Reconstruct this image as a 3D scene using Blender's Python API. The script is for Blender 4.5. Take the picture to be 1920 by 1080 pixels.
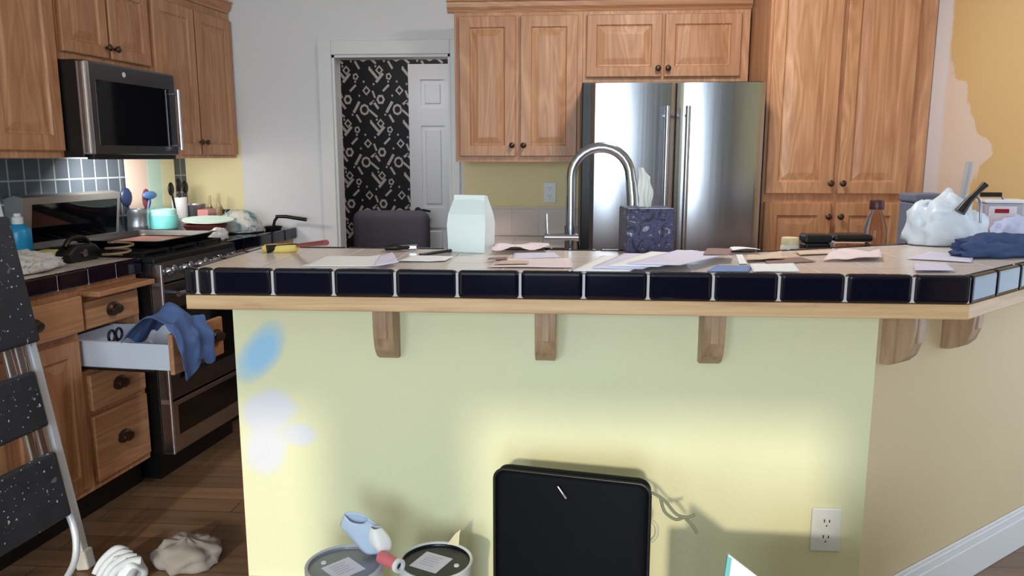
import bpy, bmesh, math, random
from mathutils import Vector, Matrix, noise
PI = math.pi
R = math.radians
random.seed(7)
for o in list(bpy.data.objects): bpy.data.objects.remove(o)
SC = bpy.context.scene
COL = SC.collection

# ------------------------------------------------------------------ camera, world, sun, daylight, exposure
F_PX, CAM_H, YAW = 1443.0, 1.37, R(4.0)
PITCH = math.atan((540 - 297) / F_PX)
cd = bpy.data.cameras.new('camera'); cam = bpy.data.objects.new('camera', cd); COL.objects.link(cam)
cd.sensor_width = 36; cd.lens = 36 * F_PX / 1920; cd.clip_start = .02
cam.location = (0, 0, CAM_H); cam.rotation_euler = (PI / 2 - PITCH, 0, YAW)
SC.camera = cam
SC.view_settings.view_transform = 'Standard'; SC.view_settings.look = 'None'
SC.view_settings.gamma = 1; SC.view_settings.use_curve_mapping = False
SC.view_settings.exposure = 0.16
world = bpy.data.worlds.new('sky'); SC.world = world; world.use_nodes = True
bg = world.node_tree.nodes['Background']
bg.inputs[0].default_value = (.62, .78, 1, 1); bg.inputs[1].default_value = 1.3

def lamp(name, kind, loc, energy, color, target=None, direction=None, **kw):
    d = bpy.data.lights.new(name, kind); d.energy = energy; d.color = color
    for k, v in kw.items(): setattr(d, k, v)
    o = bpy.data.objects.new(name, d); COL.objects.link(o); o.location = loc
    v = Vector(direction) if direction else Vector(target) - Vector(loc)
    o.rotation_euler = v.to_track_quat('-Z', 'Y').to_euler()
    return o
lamp('sun', 'SUN', (-1, -4, 4), 1.5, (1, .88, .64), direction=(.073, 1, -.325), angle=R(2.0))
lamp('daylight_patio_window', 'AREA', (-.1, -2.75, 1.4), 80, (.78, .92, 1), direction=(0, 1, 0), shape='RECTANGLE', size=1.1, size_y=1.75)
lamp('daylight_window', 'AREA', (-1.6, -2.75, 1.55), 42, (.78, .92, 1), direction=(.1, 1, -.1), shape='RECTANGLE', size=.9, size_y=1.4)
lamp('daylight_nook_door', 'AREA', (3.02, 2.3, 1.15), 11, (.66, .80, 1), direction=(-1, .1, 0), shape='RECTANGLE', size=1.5, size_y=2.1)

# ------------------------------------------------------------------ placing on real planes
cY, sY, cP, sP = math.cos(YAW), math.sin(YAW), math.cos(PITCH), math.sin(PITCH)
FW = Vector((-sY * cP, cY * cP, -sP)); RT = Vector((cY, sY, 0)); UP = RT.cross(FW); EYE = Vector((0, 0, CAM_H))
def sight(px, py): return FW + RT * (px - 960) / F_PX - UP * (py - 540) / F_PX
def on_z(px, py, z):
    r = sight(px, py); return EYE + r * ((z - CAM_H) / r.z)
def on_y(px, py, y):
    r = sight(px, py); return EYE + r * (y / r.y)
RUN = R(6.2)                                     # the stove wall stands 6 degrees off square
U = Vector((math.sin(RUN), math.cos(RUN), 0)); N = Vector((math.cos(RUN), -math.sin(RUN), 0)); O0 = Vector((-1.754, 3.005, 0))
def on_run(px, py, t):                           # -> (s along the run, z) on the plane t in front of the cabinet faces
    r = sight(px, py); k = ((O0 + N * t - EYE).dot(N)) / r.dot(N); p = EYE + r * k
    return (p - O0).dot(U), p.z
def L(s, t, z=0): return O0 + U * s + N * t + Vector((0, 0, z))
RUN_ROT = PI / 2 - RUN

# ------------------------------------------------------------------ materials
def lin(c):
    c = c / 255
    return c / 12.92 if c <= .04045 else ((c + .055) / 1.055) ** 2.4
def rgb(*c): return (lin(c[0]), lin(c[1]), lin(c[2]), 1)
def mat(name, color, rough=.5, metal=0, **kw):
    m = bpy.data.materials.new(name); m.use_nodes = True
    b = m.node_tree.nodes['Principled BSDF']
    b.inputs['Base Color'].default_value = rgb(*color); b.inputs['Roughness'].default_value = rough; b.inputs['Metallic'].default_value = metal
    for k, v in kw.items(): b.inputs[k].default_value = v
    return m
class NT:
    def __init__(s, m): s.t = m.node_tree; s.b = s.t.nodes['Principled BSDF']
    def n(s, kind, **kw):
        x = s.t.nodes.new(kind)
        for k, v in kw.items(): setattr(x, k, v)
        return x
    def l(s, a, b): s.t.links.new(a, b)
    def math(s, op, a, b=0, clamp=False):
        x = s.n('ShaderNodeMath', operation=op, use_clamp=clamp)
        for i, v in enumerate((a, b)):
            if isinstance(v, (int, float)): x.inputs[i].default_value = v
            else: s.l(v, x.inputs[i])
        return x.outputs[0]
    def coords(s, scale=(1, 1, 1), swap=None, rnd=False):
        tc = s.n('ShaderNodeTexCoord'); out = tc.outputs['Object']
        if rnd:
            oi = s.n('ShaderNodeObjectInfo'); a = s.n('ShaderNodeVectorMath', operation='ADD')
            m_ = s.math('MULTIPLY', oi.outputs['Random'], 13.7); s.l(out, a.inputs[0]); s.l(m_, a.inputs[1]); out = a.outputs[0]
        if swap:
            sp = s.n('ShaderNodeSeparateXYZ'); s.l(out, sp.inputs[0]); cb = s.n('ShaderNodeCombineXYZ')
            for i, ax in enumerate(swap): s.l(sp.outputs['XYZ'.index(ax)], cb.inputs[i])
            out = cb.outputs[0]
        mp = s.n('ShaderNodeMapping'); mp.inputs['Scale'].default_value = scale; s.l(out, mp.inputs[0]); return mp.outputs[0]
    def noise(s, vec, scale, detail=3, rough=.5, dist=0):
        x = s.n('ShaderNodeTexNoise'); x.inputs['Scale'].default_value = scale; x.inputs['Detail'].default_value = detail
        x.inputs['Roughness'].default_value = rough; x.inputs['Distortion'].default_value = dist; s.l(vec, x.inputs['Vector']); return x.outputs['Fac']
    def ramp(s, fac, stops):
        x = s.n('ShaderNodeValToRGB'); s.l(fac, x.inputs[0]); e = x.color_ramp.elements
        while len(e) < len(stops): e.new(.5)
        for i, (p, c) in enumerate(stops): e[i].position = p; e[i].color = c
        return x.outputs[0]
    def mix(s, fac, a, b, kind='MIX'):
        x = s.n('ShaderNodeMix', data_type='RGBA', blend_type=kind)
        if isinstance(fac, (int, float)): x.inputs[0].default_value = fac
        else: s.l(fac, x.inputs[0])
        for i, v in ((6, a), (7, b)):
            if isinstance(v, tuple): x.inputs[i].default_value = v
            else: s.l(v, x.inputs[i])
        return x.outputs[2]
    def color(s, c): s.l(c, s.b.inputs['Base Color'])
    def bump(s, h, strength=.2, dist=.01):
        x = s.n('ShaderNodeBump'); x.inputs['Strength'].default_value = strength; x.inputs['Distance'].default_value = dist
        s.l(h, x.inputs['Height']); s.l(x.outputs[0], s.b.inputs['Normal'])

def oak(name, horizontal=False):
    m = mat(name, (190, 130, 90), .42); t = NT(m)
    sc = (1.1, 9, 9) if horizontal else (9, 9, 1.1)
    v = t.coords(sc, rnd=True)
    big = t.noise(v, .55, 3, .5, .6)
    rings = t.math('FRACT', t.math('MULTIPLY', big, 16))
    rings = t.math('ABSOLUTE', t.math('SUBTRACT', rings, .5))
    fine = t.noise(t.coords((3, 70, 70) if horizontal else (70, 70, 3), rnd=True), 1.0, 3)
    base = t.ramp(big, [(.3, rgb(192, 136, 98)), (.5, rgb(209, 155, 116)), (.7, rgb(221, 172, 132))])
    c = t.mix(t.math('MULTIPLY', t.math('SUBTRACT', .5, rings), 1.15, True), base, rgb(168, 112, 74))
    c = t.mix(t.math('MULTIPLY', t.math('SUBTRACT', fine, .35), 1.1, True), c, rgb(150, 100, 66))
    t.color(c); t.bump(fine, .12, .004)
    return m
OAK = oak('oak'); OAKH = oak('oak_lengthwise', True)
def wood_trim(name, scale, cols):
    m = mat(name, cols[1], .45); t = NT(m)
    a = t.noise(t.coords(scale, rnd=True), 1, 4, .6, .4)
    t.color(t.ramp(a, [(.3, rgb(*cols[0])), (.5, rgb(*cols[1])), (.72, rgb(*cols[2]))])); return m
TRIM = wood_trim('bar_rail_oak', (2.2, 2.2, 45), ((182, 140, 104), (212, 172, 130), (226, 194, 154)))
CORB = wood_trim('corbel_oak', (40, 40, 4), ((150, 118, 92), (176, 144, 116), (192, 160, 132)))
def floor_mat():
    m = mat('floor_planks', (110, 80, 55), .32); t = NT(m)
    v = t.coords()
    br = t.n('ShaderNodeTexBrick', offset=.37, squash=1); t.l(v, br.inputs['Vector'])
    br.inputs['Scale'].default_value = 1; br.inputs['Brick Width'].default_value = 1.3; br.inputs['Row Height'].default_value = .11; br.inputs['Mortar Size'].default_value = .0018
    br.inputs['Color1'].default_value = rgb(122, 94, 72); br.inputs['Color2'].default_value = rgb(148, 116, 90); br.inputs['Mortar'].default_value = rgb(52, 36, 26); br.inputs['Bias'].default_value = 0
    g = t.noise(t.coords((1.4, 26, 1)), 1, 5, .6, .5)
    t.color(t.mix(t.math('MULTIPLY', t.math('SUBTRACT', g, .3), 1.5, True), br.outputs['Color'], rgb(96, 70, 52))); t.bump(br.outputs['Fac'], -.15, .004); return m
FLOOR = floor_mat()
def paint(name, c, c2=None):
    m = mat(name, c, .7); t = NT(m); v = t.coords()
    t.bump(t.noise(v, 90, 3), .10, .006)
    if c2: t.color(t.mix(t.math('MULTIPLY', t.noise(v, 2.2, 3), 1, True), rgb(*c), rgb(*c2)))
    return m
WHITE_WALL = paint('white_wall_paint', (234, 231, 232), (228, 226, 232))
YELLOW = paint('yellow_wall_paint', (240, 226, 172), (244, 232, 188))
CEIL = paint('ceiling_paint', (235, 232, 225))
WHITE_TRIM = mat('white_gloss_trim', (232, 230, 232), .35)
def bar_paint():
    m = mat('pale_yellow_bar_paint', (236, 226, 172), .62); t = NT(m); v = t.coords()
    nz = t.noise(v, 7, 4, .6)
    base = t.mix(t.noise(v, 1.6, 3), rgb(230, 228, 188), rgb(234, 234, 202))
    sp = t.n('ShaderNodeSeparateXYZ'); t.l(v, sp.inputs[0]); X, Z = sp.outputs[0], sp.outputs[2]
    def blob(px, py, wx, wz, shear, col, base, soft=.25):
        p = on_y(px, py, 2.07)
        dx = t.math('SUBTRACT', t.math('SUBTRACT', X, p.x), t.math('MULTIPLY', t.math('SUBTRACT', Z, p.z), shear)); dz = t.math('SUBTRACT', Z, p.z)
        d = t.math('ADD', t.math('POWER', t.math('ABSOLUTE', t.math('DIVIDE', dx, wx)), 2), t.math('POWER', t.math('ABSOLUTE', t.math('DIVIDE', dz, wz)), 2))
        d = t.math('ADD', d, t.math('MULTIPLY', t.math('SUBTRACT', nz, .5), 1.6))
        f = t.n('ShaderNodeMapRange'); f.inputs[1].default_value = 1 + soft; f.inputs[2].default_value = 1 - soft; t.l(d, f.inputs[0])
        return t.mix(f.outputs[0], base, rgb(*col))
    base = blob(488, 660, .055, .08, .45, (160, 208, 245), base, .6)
    base = blob(505, 770, .075, .06, .2, (222, 224, 240), base, .5)  # these lilac-white blobs paint the bleached sun glare into the wall
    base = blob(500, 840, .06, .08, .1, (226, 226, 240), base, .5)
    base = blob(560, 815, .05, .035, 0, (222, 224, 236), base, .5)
    t.color(base); t.bump(t.noise(v, 60, 3), .16, .006); return m
BAR_PAINT = bar_paint()
def right_wall_mat():                            # old orange-yellow paint, a ragged primed band along the corner
    m = mat('part_painted_yellow_wall', (225, 180, 110), .7); t = NT(m); v = t.coords()
    sp = t.n('ShaderNodeSeparateXYZ'); t.l(v, sp.inputs[0]); Y, Z = sp.outputs[1], sp.outputs[2]
    wob = t.math('MULTIPLY', t.math('SUBTRACT', t.noise(v, 6, 4, .7), .5), .22)
    fc = t.n('ShaderNodeFloatCurve'); t.l(t.math('DIVIDE', t.math('SUBTRACT', Z, 1.0), 1.2), fc.inputs['Value'])
    c = fc.mapping.curves[0]
    pts = [(0, .35), (.28, .36), (.33, .25), (.40, .40), (.5, .5), (.56, .52), (.6, .68), (1, .74)]
    while len(c.points) < len(pts): c.points.new(.5, .5)
    for p, q in zip(c.points, pts): p.location = q
    fc.mapping.update()
    edge = t.math('ADD', t.math('ADD', t.math('MULTIPLY', fc.outputs[0], .85), 2.98), wob)
    d = t.math('SUBTRACT', Y, edge)
    f1 = t.math('MULTIPLY', t.math('ADD', d, .01), 60, True)
    f2 = t.math('MULTIPLY', t.math('SUBTRACT', t.math('ADD', Y, t.math('MULTIPLY', wob, .15)), 3.60), 30, True)
    yel = t.mix(t.noise(v, 1.5, 2), rgb(228, 190, 132), rgb(226, 196, 144))
    t.color(t.mix(f2, t.mix(f1, yel, rgb(238, 218, 204)), rgb(236, 232, 236))); t.bump(t.noise(v, 90, 3), .1, .006); return m
def tile_mat(name, c1, c2, grout, w, h, mortar, swap, rough=.2, off=0):
    m = mat(name, c1, rough); t = NT(m); v = t.coords(swap=swap)
    br = t.n('ShaderNodeTexBrick', offset=off, squash=1); t.l(v, br.inputs['Vector'])
    for k, x in (('Scale', 1), ('Brick Width', w), ('Row Height', h), ('Mortar Size', mortar), ('Bias', 0)): br.inputs[k].default_value = x
    br.inputs['Color1'].default_value = rgb(*c1); br.inputs['Color2'].default_value = rgb(*c2); br.inputs['Mortar'].default_value = rgb(*grout)
    t.color(br.outputs['Color']); t.bump(br.outputs['Fac'], -.3, .003)
    t.l(t.math('ADD', t.math('MULTIPLY', br.outputs['Fac'], .5), rough), t.b.inputs['Roughness']); return m
TOP_TILE = tile_mat('beige_counter_tile', (228, 214, 204), (222, 208, 200), (206, 196, 190), .155, .155, .003, 'XYZ', .22)
GREY_TILE = tile_mat('grey_splash_tile', (92, 104, 116), (78, 88, 100), (168, 180, 190), .088, .098, .004, 'XZY', .25)
BEIGE_SPLASH = tile_mat('white_splash_tile', (222, 208, 204), (228, 214, 206), (206, 198, 194), .155, .155, .003, 'XZY', .2)
NAVY = mat('navy_black_glazed_tile', (9, 9, 30), .07)
GROUT = mat('white_grout', (206, 202, 206), .8)
def steel(name, c, rough, brushed='Z'):
    m = mat(name, c, rough, 1); t = NT(m)
    sc = {'Z': (160, 160, 1.2), 'X': (1.2, 160, 160)}[brushed]
    a = t.noise(t.coords(sc), 1, 2)
    t.l(t.math('ADD', t.math('MULTIPLY', a, .10), rough - .05), t.b.inputs['Roughness']); return m
STEEL = steel('brushed_steel', (178, 180, 188), .24); DSTEEL = steel('dark_steel', (120, 120, 126), .3, 'X'); STEEL2 = steel('satin_steel', (190, 188, 186), .5, 'X'); CHROME = mat('satin_nickel', (170, 174, 184), .2, 1)
BRIGHT = mat('polished_aluminium', (222, 226, 236), .28, 1); ALU = mat('worn_aluminium', (222, 228, 240), .4, .25)
BLACK = mat('black_plastic', (14, 14, 16), .4); BGLASS = mat('black_glass', (5, 6, 10), .06); IRON = mat('cast_iron', (16, 16, 18), .55)
BRONZE = mat('aged_bronze', (88, 72, 58), .4, .8); WHITE = mat('white_plastic', (232, 234, 238), .4); MELAMINE = mat('white_melamine', (222, 228, 244), .45)
PAPER = mat('white_paper', (250, 249, 252), .7); PINKP = mat('pinkish_paper', (244, 224, 228), .7); TANP = mat('tan_paper', (222, 196, 172), .7)
LILAC = mat('lilac_paper', (228, 222, 246), .6); BLUEP = mat('blue_paper', (110, 140, 200), .5); BROWNP = mat('brown_paper', (146, 112, 106), .6)
DARKROOM = paint('grey_room_paint', (120, 116, 122)); CREAM = mat('cream_wallpaper_print', (196, 186, 180), .6); WPBLACK = mat('black_wallpaper', (14, 13, 20), .6)

# ------------------------------------------------------------------ mesh building
class MB:
    def __init__(s): s.bm = bmesh.new(); s.mi = 0
    def _fin(s, vs):
        for f in {f for v in vs for f in v.link_faces}: f.material_index = s.mi
        return vs
    def box(s, a, b, bev=0, seg=2, M=None):
        g = bmesh.ops.create_cube(s.bm, size=1)['verts']
        lo = Vector([min(a[i], b[i]) for i in range(3)]); hi = Vector([max(a[i], b[i]) for i in range(3)])
        for v in g: v.co = Vector([lo[i] + (v.co[i] + .5) * (hi[i] - lo[i]) for i in range(3)])
        if bev:
            es = list({e for v in g for e in v.link_edges})
            r = bmesh.ops.bevel(s.bm, geom=es, offset=bev, segments=seg, affect='EDGES', profile=.5); g = r['verts']
        if M is not None: bmesh.ops.transform(s.bm, matrix=M, verts=list(g))
        s._fin(g); return s
    def prism(s, pts, z0, z1, bev=0, M=None, axis='z'):
        def P(p, z): return Vector((p[0], p[1], z)) if axis == 'z' else (Vector((p[0], z, p[1])) if axis == 'y' else Vector((z, p[0], p[1])))
        lo = [s.bm.verts.new(P(p, z0)) for p in pts]; hi = [s.bm.verts.new(P(p, z1)) for p in pts]; n = len(pts)
        fs = [s.bm.faces.new(lo[::-1]), s.bm.faces.new(hi)] + [s.bm.faces.new((lo[i], lo[(i + 1) % n], hi[(i + 1) % n], hi[i])) for i in range(n)]
        bmesh.ops.recalc_face_normals(s.bm, faces=fs); vs = lo + hi
        if bev:
            r = bmesh.ops.bevel(s.bm, geom=list({e for f in fs for e in f.edges}), offset=bev, segments=2, affect='EDGES', profile=.5); vs = r['verts']
        if M is not None: bmesh.ops.transform(s.bm, matrix=M, verts=list(vs))
        s._fin(vs); return s
    def loft(s, rings, cap=True, closed=True):
        rv = [[s.bm.verts.new(p) for p in r] for r in rings]; n = len(rings[0]); fs = []
        for a, b in zip(rv, rv[1:]):
            for i in range(n if closed else n - 1): fs.append(s.bm.faces.new((a[i], a[(i + 1) % n], b[(i + 1) % n], b[i])))
        if cap and closed: fs += [s.bm.faces.new(rv[0][::-1]), s.bm.faces.new(rv[-1])]
        for f in fs: f.material_index = s.mi
        bmesh.ops.recalc_face_normals(s.bm, faces=fs); return s
    def tube(s, pts, r, seg=12, smooth=0):
        pts = [Vector(p) for p in pts]
        rr = list(r) if isinstance(r, (list, tuple)) else [r] * len(pts)
        if smooth:
            q, q2 = [], []
            for i in range(len(pts) - 1):
                p0, p1, p2, p3 = pts[max(i - 1, 0)], pts[i], pts[i + 1], pts[min(i + 2, len(pts) - 1)]
                for k in range(smooth):
                    u = k / smooth
                    q.append(.5 * ((2 * p1) + (p2 - p0) * u + (2 * p0 - 5 * p1 + 4 * p2 - p3) * u * u + (3 * p1 - p0 - 3 * p2 + p3) * u ** 3)); q2.append(rr[i] + (rr[i + 1] - rr[i]) * u)
            pts, rr = q + [pts[-1]], q2 + [rr[-1]]
        rings, ref = [], None
        for i, p in enumerate(pts):
            d = (pts[min(i + 1, len(pts) - 1)] - pts[max(i - 1, 0)]).normalized()
            if ref is None: ref = Vector((0, 0, 1)) if abs(d.z) < .9 else Vector((1, 0, 0))
            a = (ref - d * ref.dot(d)).normalized(); ref = a; b = d.cross(a)
            rings.append([p + (a * math.cos(2 * PI * k / seg) + b * math.sin(2 * PI * k / seg)) * rr[i] for k in range(seg)])
        return s.loft(rings)
    def cyl(s, p0, p1, r0, r1=None, seg=20): return s.tube([p0, p1], [r0, r0 if r1 is None else r1], seg)
    def lathe(s, prof, c=(0, 0, 0), seg=28, M=None):
        c = Vector(c)
        rings = [[c + Vector((max(r, 1e-4) * math.cos(2 * PI * k / seg), max(r, 1e-4) * math.sin(2 * PI * k / seg), z)) for k in range(seg)] for r, z in prof]
        if M is not None: rings = [[M @ p for p in r] for r in rings]
        return s.loft(rings)
    def grid(s, fn, nu, nv):
        vs = [[s.bm.verts.new(fn(i / nu, j / nv)) for j in range(nv + 1)] for i in range(nu + 1)]
        for i in range(nu):
            for j in range(nv):
                f = s.bm.faces.new((vs[i][j], vs[i + 1][j], vs[i + 1][j + 1], vs[i][j + 1])); f.material_index = s.mi
        return s
    def panel(s, x0, x1, z0, z1, y=0, th=.02, fw=.055, raised=True):   # cabinet door face towards -y: flat frame, groove, raised field
        loops = [(0, th), (0, .004), (.004, 0), (fw, 0), (fw + .006, .008), (fw + .012, .009)]
        if raised: loops += [(fw + .042, .002), (fw + .046, .0015)]
        rings = [[Vector((x0 + i, y - th + d, z0 + i)), Vector((x1 - i, y - th + d, z0 + i)), Vector((x1 - i, y - th + d, z1 - i)), Vector((x0 + i, y - th + d, z1 - i))] for i, d in loops]
        return s.loft(rings)
    def build(s, name, mats, parent=None, smooth=None, solid=0, sub=0, loc=None, rz=0):
        me = bpy.data.meshes.new(name); s.bm.normal_update(); s.bm.to_mesh(me); s.bm.free()
        for m in (mats if isinstance(mats, (list, tuple)) else [mats]): me.materials.append(m)
        o = bpy.data.objects.new(name, me); COL.objects.link(o)
        if parent is not None: o.parent = parent
        if loc is not None: o.location = loc
        o.rotation_euler.z = rz
        if smooth is not None:
            me.polygons.foreach_set('use_smooth', [True] * len(me.polygons))
            if smooth < 180: me.set_sharp_from_angle(angle=R(smooth))
        if solid:
            md = o.modifiers.new('thickness', 'SOLIDIFY'); md.thickness = solid; md.offset = 1
        if sub:
            md = o.modifiers.new('subdivision', 'SUBSURF'); md.levels = sub; md.render_levels = sub
        return o
def tag(o, label, cat, group=None):
    o['label'] = label; o['category'] = cat
    if group: o['group'] = group
    return o
def thing(name, label, cat, loc=(0, 0, 0), rz=0, group=None):
    o = bpy.data.objects.new(name, None); COL.objects.link(o); o.location = loc; o.rotation_euler.z = rz; o.empty_display_size = .05
    return tag(o, label, cat, group)
def struct(o): o['kind'] = 'structure'; return o
def stick(mb_name, mats, pts, r, parent=None, **kw): return MB().tube(pts, r, **kw).build(mb_name, mats, parent, smooth=40)
def nz(p, f, seed=0): return noise.noise(Vector(p) * f + Vector((seed * 3.1, seed * 1.7, seed * 5.3)))

# ------------------------------------------------------------------ the setting
YB = 4.42                                        # back wall face
struct(MB().box((-3.3, -2.7, -.1), (3.0, 6.5, 0)).build('floor', FLOOR))
struct(MB().box((-3.3, -2.7, 2.62), (3.0, 6.5, 2.72)).build('ceiling', CEIL))
# back wall with the doorway; old yellow paint left where the cabinets hang
DX0, DX1, DZ = -1.33, -.655, 1.945
w = MB()
w.box((-2.35, YB, 0), (DX0, YB + .11, 2.62)); w.box((DX0, YB, DZ), (DX1, YB + .11, 2.62)); w.box((DX1, YB, 0), (2.0, YB + .11, 2.62))
w.mi = 1
w.box((-.585, YB - .002, .9), (1.66, YB + .01, 1.42)); w.box((-.57, YB - .002, 2.0), (1.66, YB + .01, 2.2)); w.box((-2.3, YB - .002, .9), (-1.885, YB + .01, 1.5))
struct(w.build('wall_back', [WHITE_WALL, YELLOW]))
# stove wall, set 6 degrees off square
wl = struct(MB().prism([L(-5.8, -.63)[:2], L(1.37, -.63)[:2], L(1.36, -.73)[:2], L(-5.8, -.73)[:2]], 0, 2.62).build('wall_left', YELLOW))
bs = MB().box((0, 0, .97), (2.25, .008, 1.40)).build('backsplash', GREY_TILE, None, loc=L(-.9, -.62), rz=RUN_ROT); struct(bs); bs.parent = wl
struct(MB().box((1.665, 2.80, 0), (1.785, YB, 2.62)).build('wall_right', right_wall_mat()))
# walls of the dining side, behind and beside the camera, with their openings
w = MB()
for x0, x1, z0, z1 in ((-3.2, -2.1, 0, 2.62), (-2.1, -1.0, 0, .9), (-2.1, -1.0, 2.25, 2.62), (-1.0, -.65, 0, 2.62), (-.65, .45, 0, .52), (-.65, .45, 2.25, 2.62), (.45, 3.0, 0, 2.62)):
    w.box((x0, -2.6, z0), (x1, -2.7, z1))
struct(w.build('wall_rear', DARKROOM))
w = MB()
w.box((2.9, -2.6, 0), (3.0, 1.55, 2.62)); w.box((2.9, 1.55, 2.2), (3.0, 3.05, 2.62)); w.box((2.9, 3.05, 0), (3.0, 3.5, 2.62)); w.box((2.9, 1.55, 0), (3.0, 3.05, .08))
struct(w.build('wall_nook', YELLOW)); struct(MB().box((1.785, 3.5, 0), (3.0, 3.6, 2.62)).build('wall_nook_end', YELLOW))
def frame(name, a, b, axis, bars):
    m = MB(); t = .05
    (x0, z0), (x1, z1) = a, b
    rects = [(x0, z0, x0 + t, z1), (x1 - t, z0, x1, z1), (x0, z0, x1, z0 + t), (x0, z1 - t, x1, z1)] + [(x - .02, z0, x + .02, z1) for x in bars]
    for p in rects:
        if axis == 'y': m.box((p[0], -2.68, p[1]), (p[2], -2.63, p[3]))
        else: m.box((2.93, p[0], p[1]), (2.98, p[2], p[3]))
    return struct(m.build(name, WHITE_TRIM))
frame('window_1', (-.65, .52), (.45, 2.25), 'y', []); frame('window_2', (-2.1, .9), (-1.0, 2.25), 'y', []); frame('window_3', (1.55, .08), (3.05, 2.2), 'x', [])
cl = thing('fill_ceiling_light', 'unseen round ceiling light added to brighten the kitchen aisle', 'lamp', (.45, 3.0, 2.62))  # fixture added out of view to brighten the kitchen
MB().lathe([(.17, 0), (.17, -.03), (.15, -.05)]).build('base', WHITE_TRIM, cl, smooth=40)
gl = mat('lit_frosted_glass', (255, 250, 240), .4); gl.node_tree.nodes['Principled BSDF'].inputs['Emission Color'].default_value = (1, .95, .88, 1); gl.node_tree.nodes['Principled BSDF'].inputs['Emission Strength'].default_value = 3
MB().lathe([(.145, -.05), (.12, -.085), (.06, -.105), (0, -.11)]).build('fill_diffuser', gl, cl, smooth=60)
lamp('kitchen_fill', 'AREA', (.45, 3.0, 2.5), 16, (1, .96, .92), direction=(0, 0, -1), shape='DISK', size=.3)  # fill light of the added ceiling fixture
lamp('hall_fill', 'AREA', (-1.2, 5.3, 2.6), 9, (1, .97, .95), direction=(0, 0, -1), shape='DISK', size=.4)  # fill added for the room behind the doorway, no fixture
# doorway casing and jamb
m = MB(); cw = .078
m.box((DX0 - cw, YB - .018, 0), (DX0, YB - .001, DZ + cw), .004); m.box((DX1, YB - .018, 0), (DX1 + .05, YB - .001, DZ + cw), .004); m.box((DX0, YB - .018, DZ), (DX1, YB - .001, DZ + cw), .004)
m.box((DX0, YB - .001, 0), (DX0 + .014, YB + .115, DZ)); m.box((DX1 - .014, YB - .001, 0), (DX1, YB + .115, DZ)); m.box((DX0, YB - .001, DZ - .014), (DX1, YB + .115, DZ))
struct(m.build('trim_1', WHITE_TRIM))
# room behind the doorway
struct(MB().box((-2.45, YB + .11, 0), (-2.35, 6.4, 2.62)).build('wall_hall_left', DARKROOM)); struct(MB().box((.3, YB + .11, 0), (.4, 6.4, 2.62)).build('wall_hall_right', DARKROOM))
w = MB(); WY = 6.3
w.box((-2.35, WY, 0), (.3, WY + .1, 2.62)); w.mi = 1
def motif(pts, hole=None):
    if hole:
        n = len(pts); a = [w.bm.verts.new((x, WY - .0015, z)) for x, z in pts]; b = [w.bm.verts.new((x, WY - .0015, z)) for x, z in hole]
        for i in range(n):
            f = w.bm.faces.new((a[i], a[(i + 1) % n], b[(i + 1) % n], b[i])); f.material_index = 1
    else:
        f = w.bm.faces.new([w.bm.verts.new((x, WY - .0015, z)) for x, z in pts]); f.material_index = 1
def ring(x, z, r, k=.55, n=4, rot=0):
    P = lambda q: [(x + q * math.cos(rot + 2 * PI * i / n), z + 1.15 * q * math.sin(rot + 2 * PI * i / n)) for i in range(n)]
    motif(P(r), P(r * k))
def bar(x, z, l, a, t=.011):
    c, s_ = math.cos(a), math.sin(a)
    motif([(x + c * u - s_ * v, z + s_ * u + c * v) for u, v in ((-l / 2, -t), (l / 2, -t), (l / 2, t), (-l / 2, t))])
UW, UH = .27, .42
for i in range(9):
    for j in range(7):
        x, z = -2.2 + i * UW + .0, -.1 + j * UH
        if x > 0: continue
        ring(x + .04, z + .33, .034); ring(x + .155, z + .26, .036, .5, 6); ring(x + .02, z + .18, .040, .6, 8); ring(x + .15, z + .07, .033); ring(x + .225, z + .02, .026, .5, 5)
        bar(x + .225, z + .20, .10, R(60)); bar(x + .10, z + .30, .06, R(-70), .008); bar(x + .09, z + .15, .09, R(-40), .009); bar(x + .20, z + .35, .07, R(45), .009)
        bar(x + .10, z + .045, .10, R(-50)); bar(x + .15, z + .01, .09, R(50)); bar(x + .115, z + .215, .07, R(-55), .010); bar(x + .085, z + .235, .05, R(35), .010); bar(x + .24, z + .11, .07, R(-60), .009)
        for k, (a, b) in enumerate(((.10, .38), (.19, .14), (.07, .09), (.25, .29), (.02, .40), (.22, .40), (.12, .10))): ring(x + a, z + b, .009, .15, 5)
struct(w.build('wall_hall_back', [WPBLACK, CREAM]))
# white panelled door in the far wall of the hall
d1 = MB(); dw, dh, dt = .66, 2.10, .036
def leaf(mb):                                    # stiles and rails with sunk panel fields
    xs = [0, .10, .29, .37, .56, dw]; zs = [0, .18, .80, .96, 1.62, 1.76, 1.98, dh]
    for i in range(5):
        for j in range(7):
            hole = i in (1, 3) and j in (1, 3, 5)
            h = dt / 2 - (.011 if hole else 0)
            mb.box((xs[i], -h, zs[j]), (xs[i + 1], h, zs[j + 1]))
            if hole: mb.box((xs[i] + .03, -dt / 2 + .003, zs[j] + .03), (xs[i + 1] - .03, dt / 2 - .003, zs[j + 1] - .03), .007, 1)
leaf(d1)
door = struct(d1.build('door_1', WHITE_TRIM, loc=(-1.27 + dw, WY - .020, .01), rz=PI))
m = MB()
m.lathe([(.026, 0), (.026, .008), (.012, .012), (.011, .05)], seg=20, M=Matrix.Translation((.60, dt / 2, .94)) @ Matrix.Rotation(-PI / 2, 4, 'X'))
m.tube([(.60, dt / 2 + .045, .94), (.55, dt / 2 + .05, .945), (.49, dt / 2 + .045, .935)], [.012, .010, .008], smooth=4)
m.build('door_handle', IRON, door, smooth=40)
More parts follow.
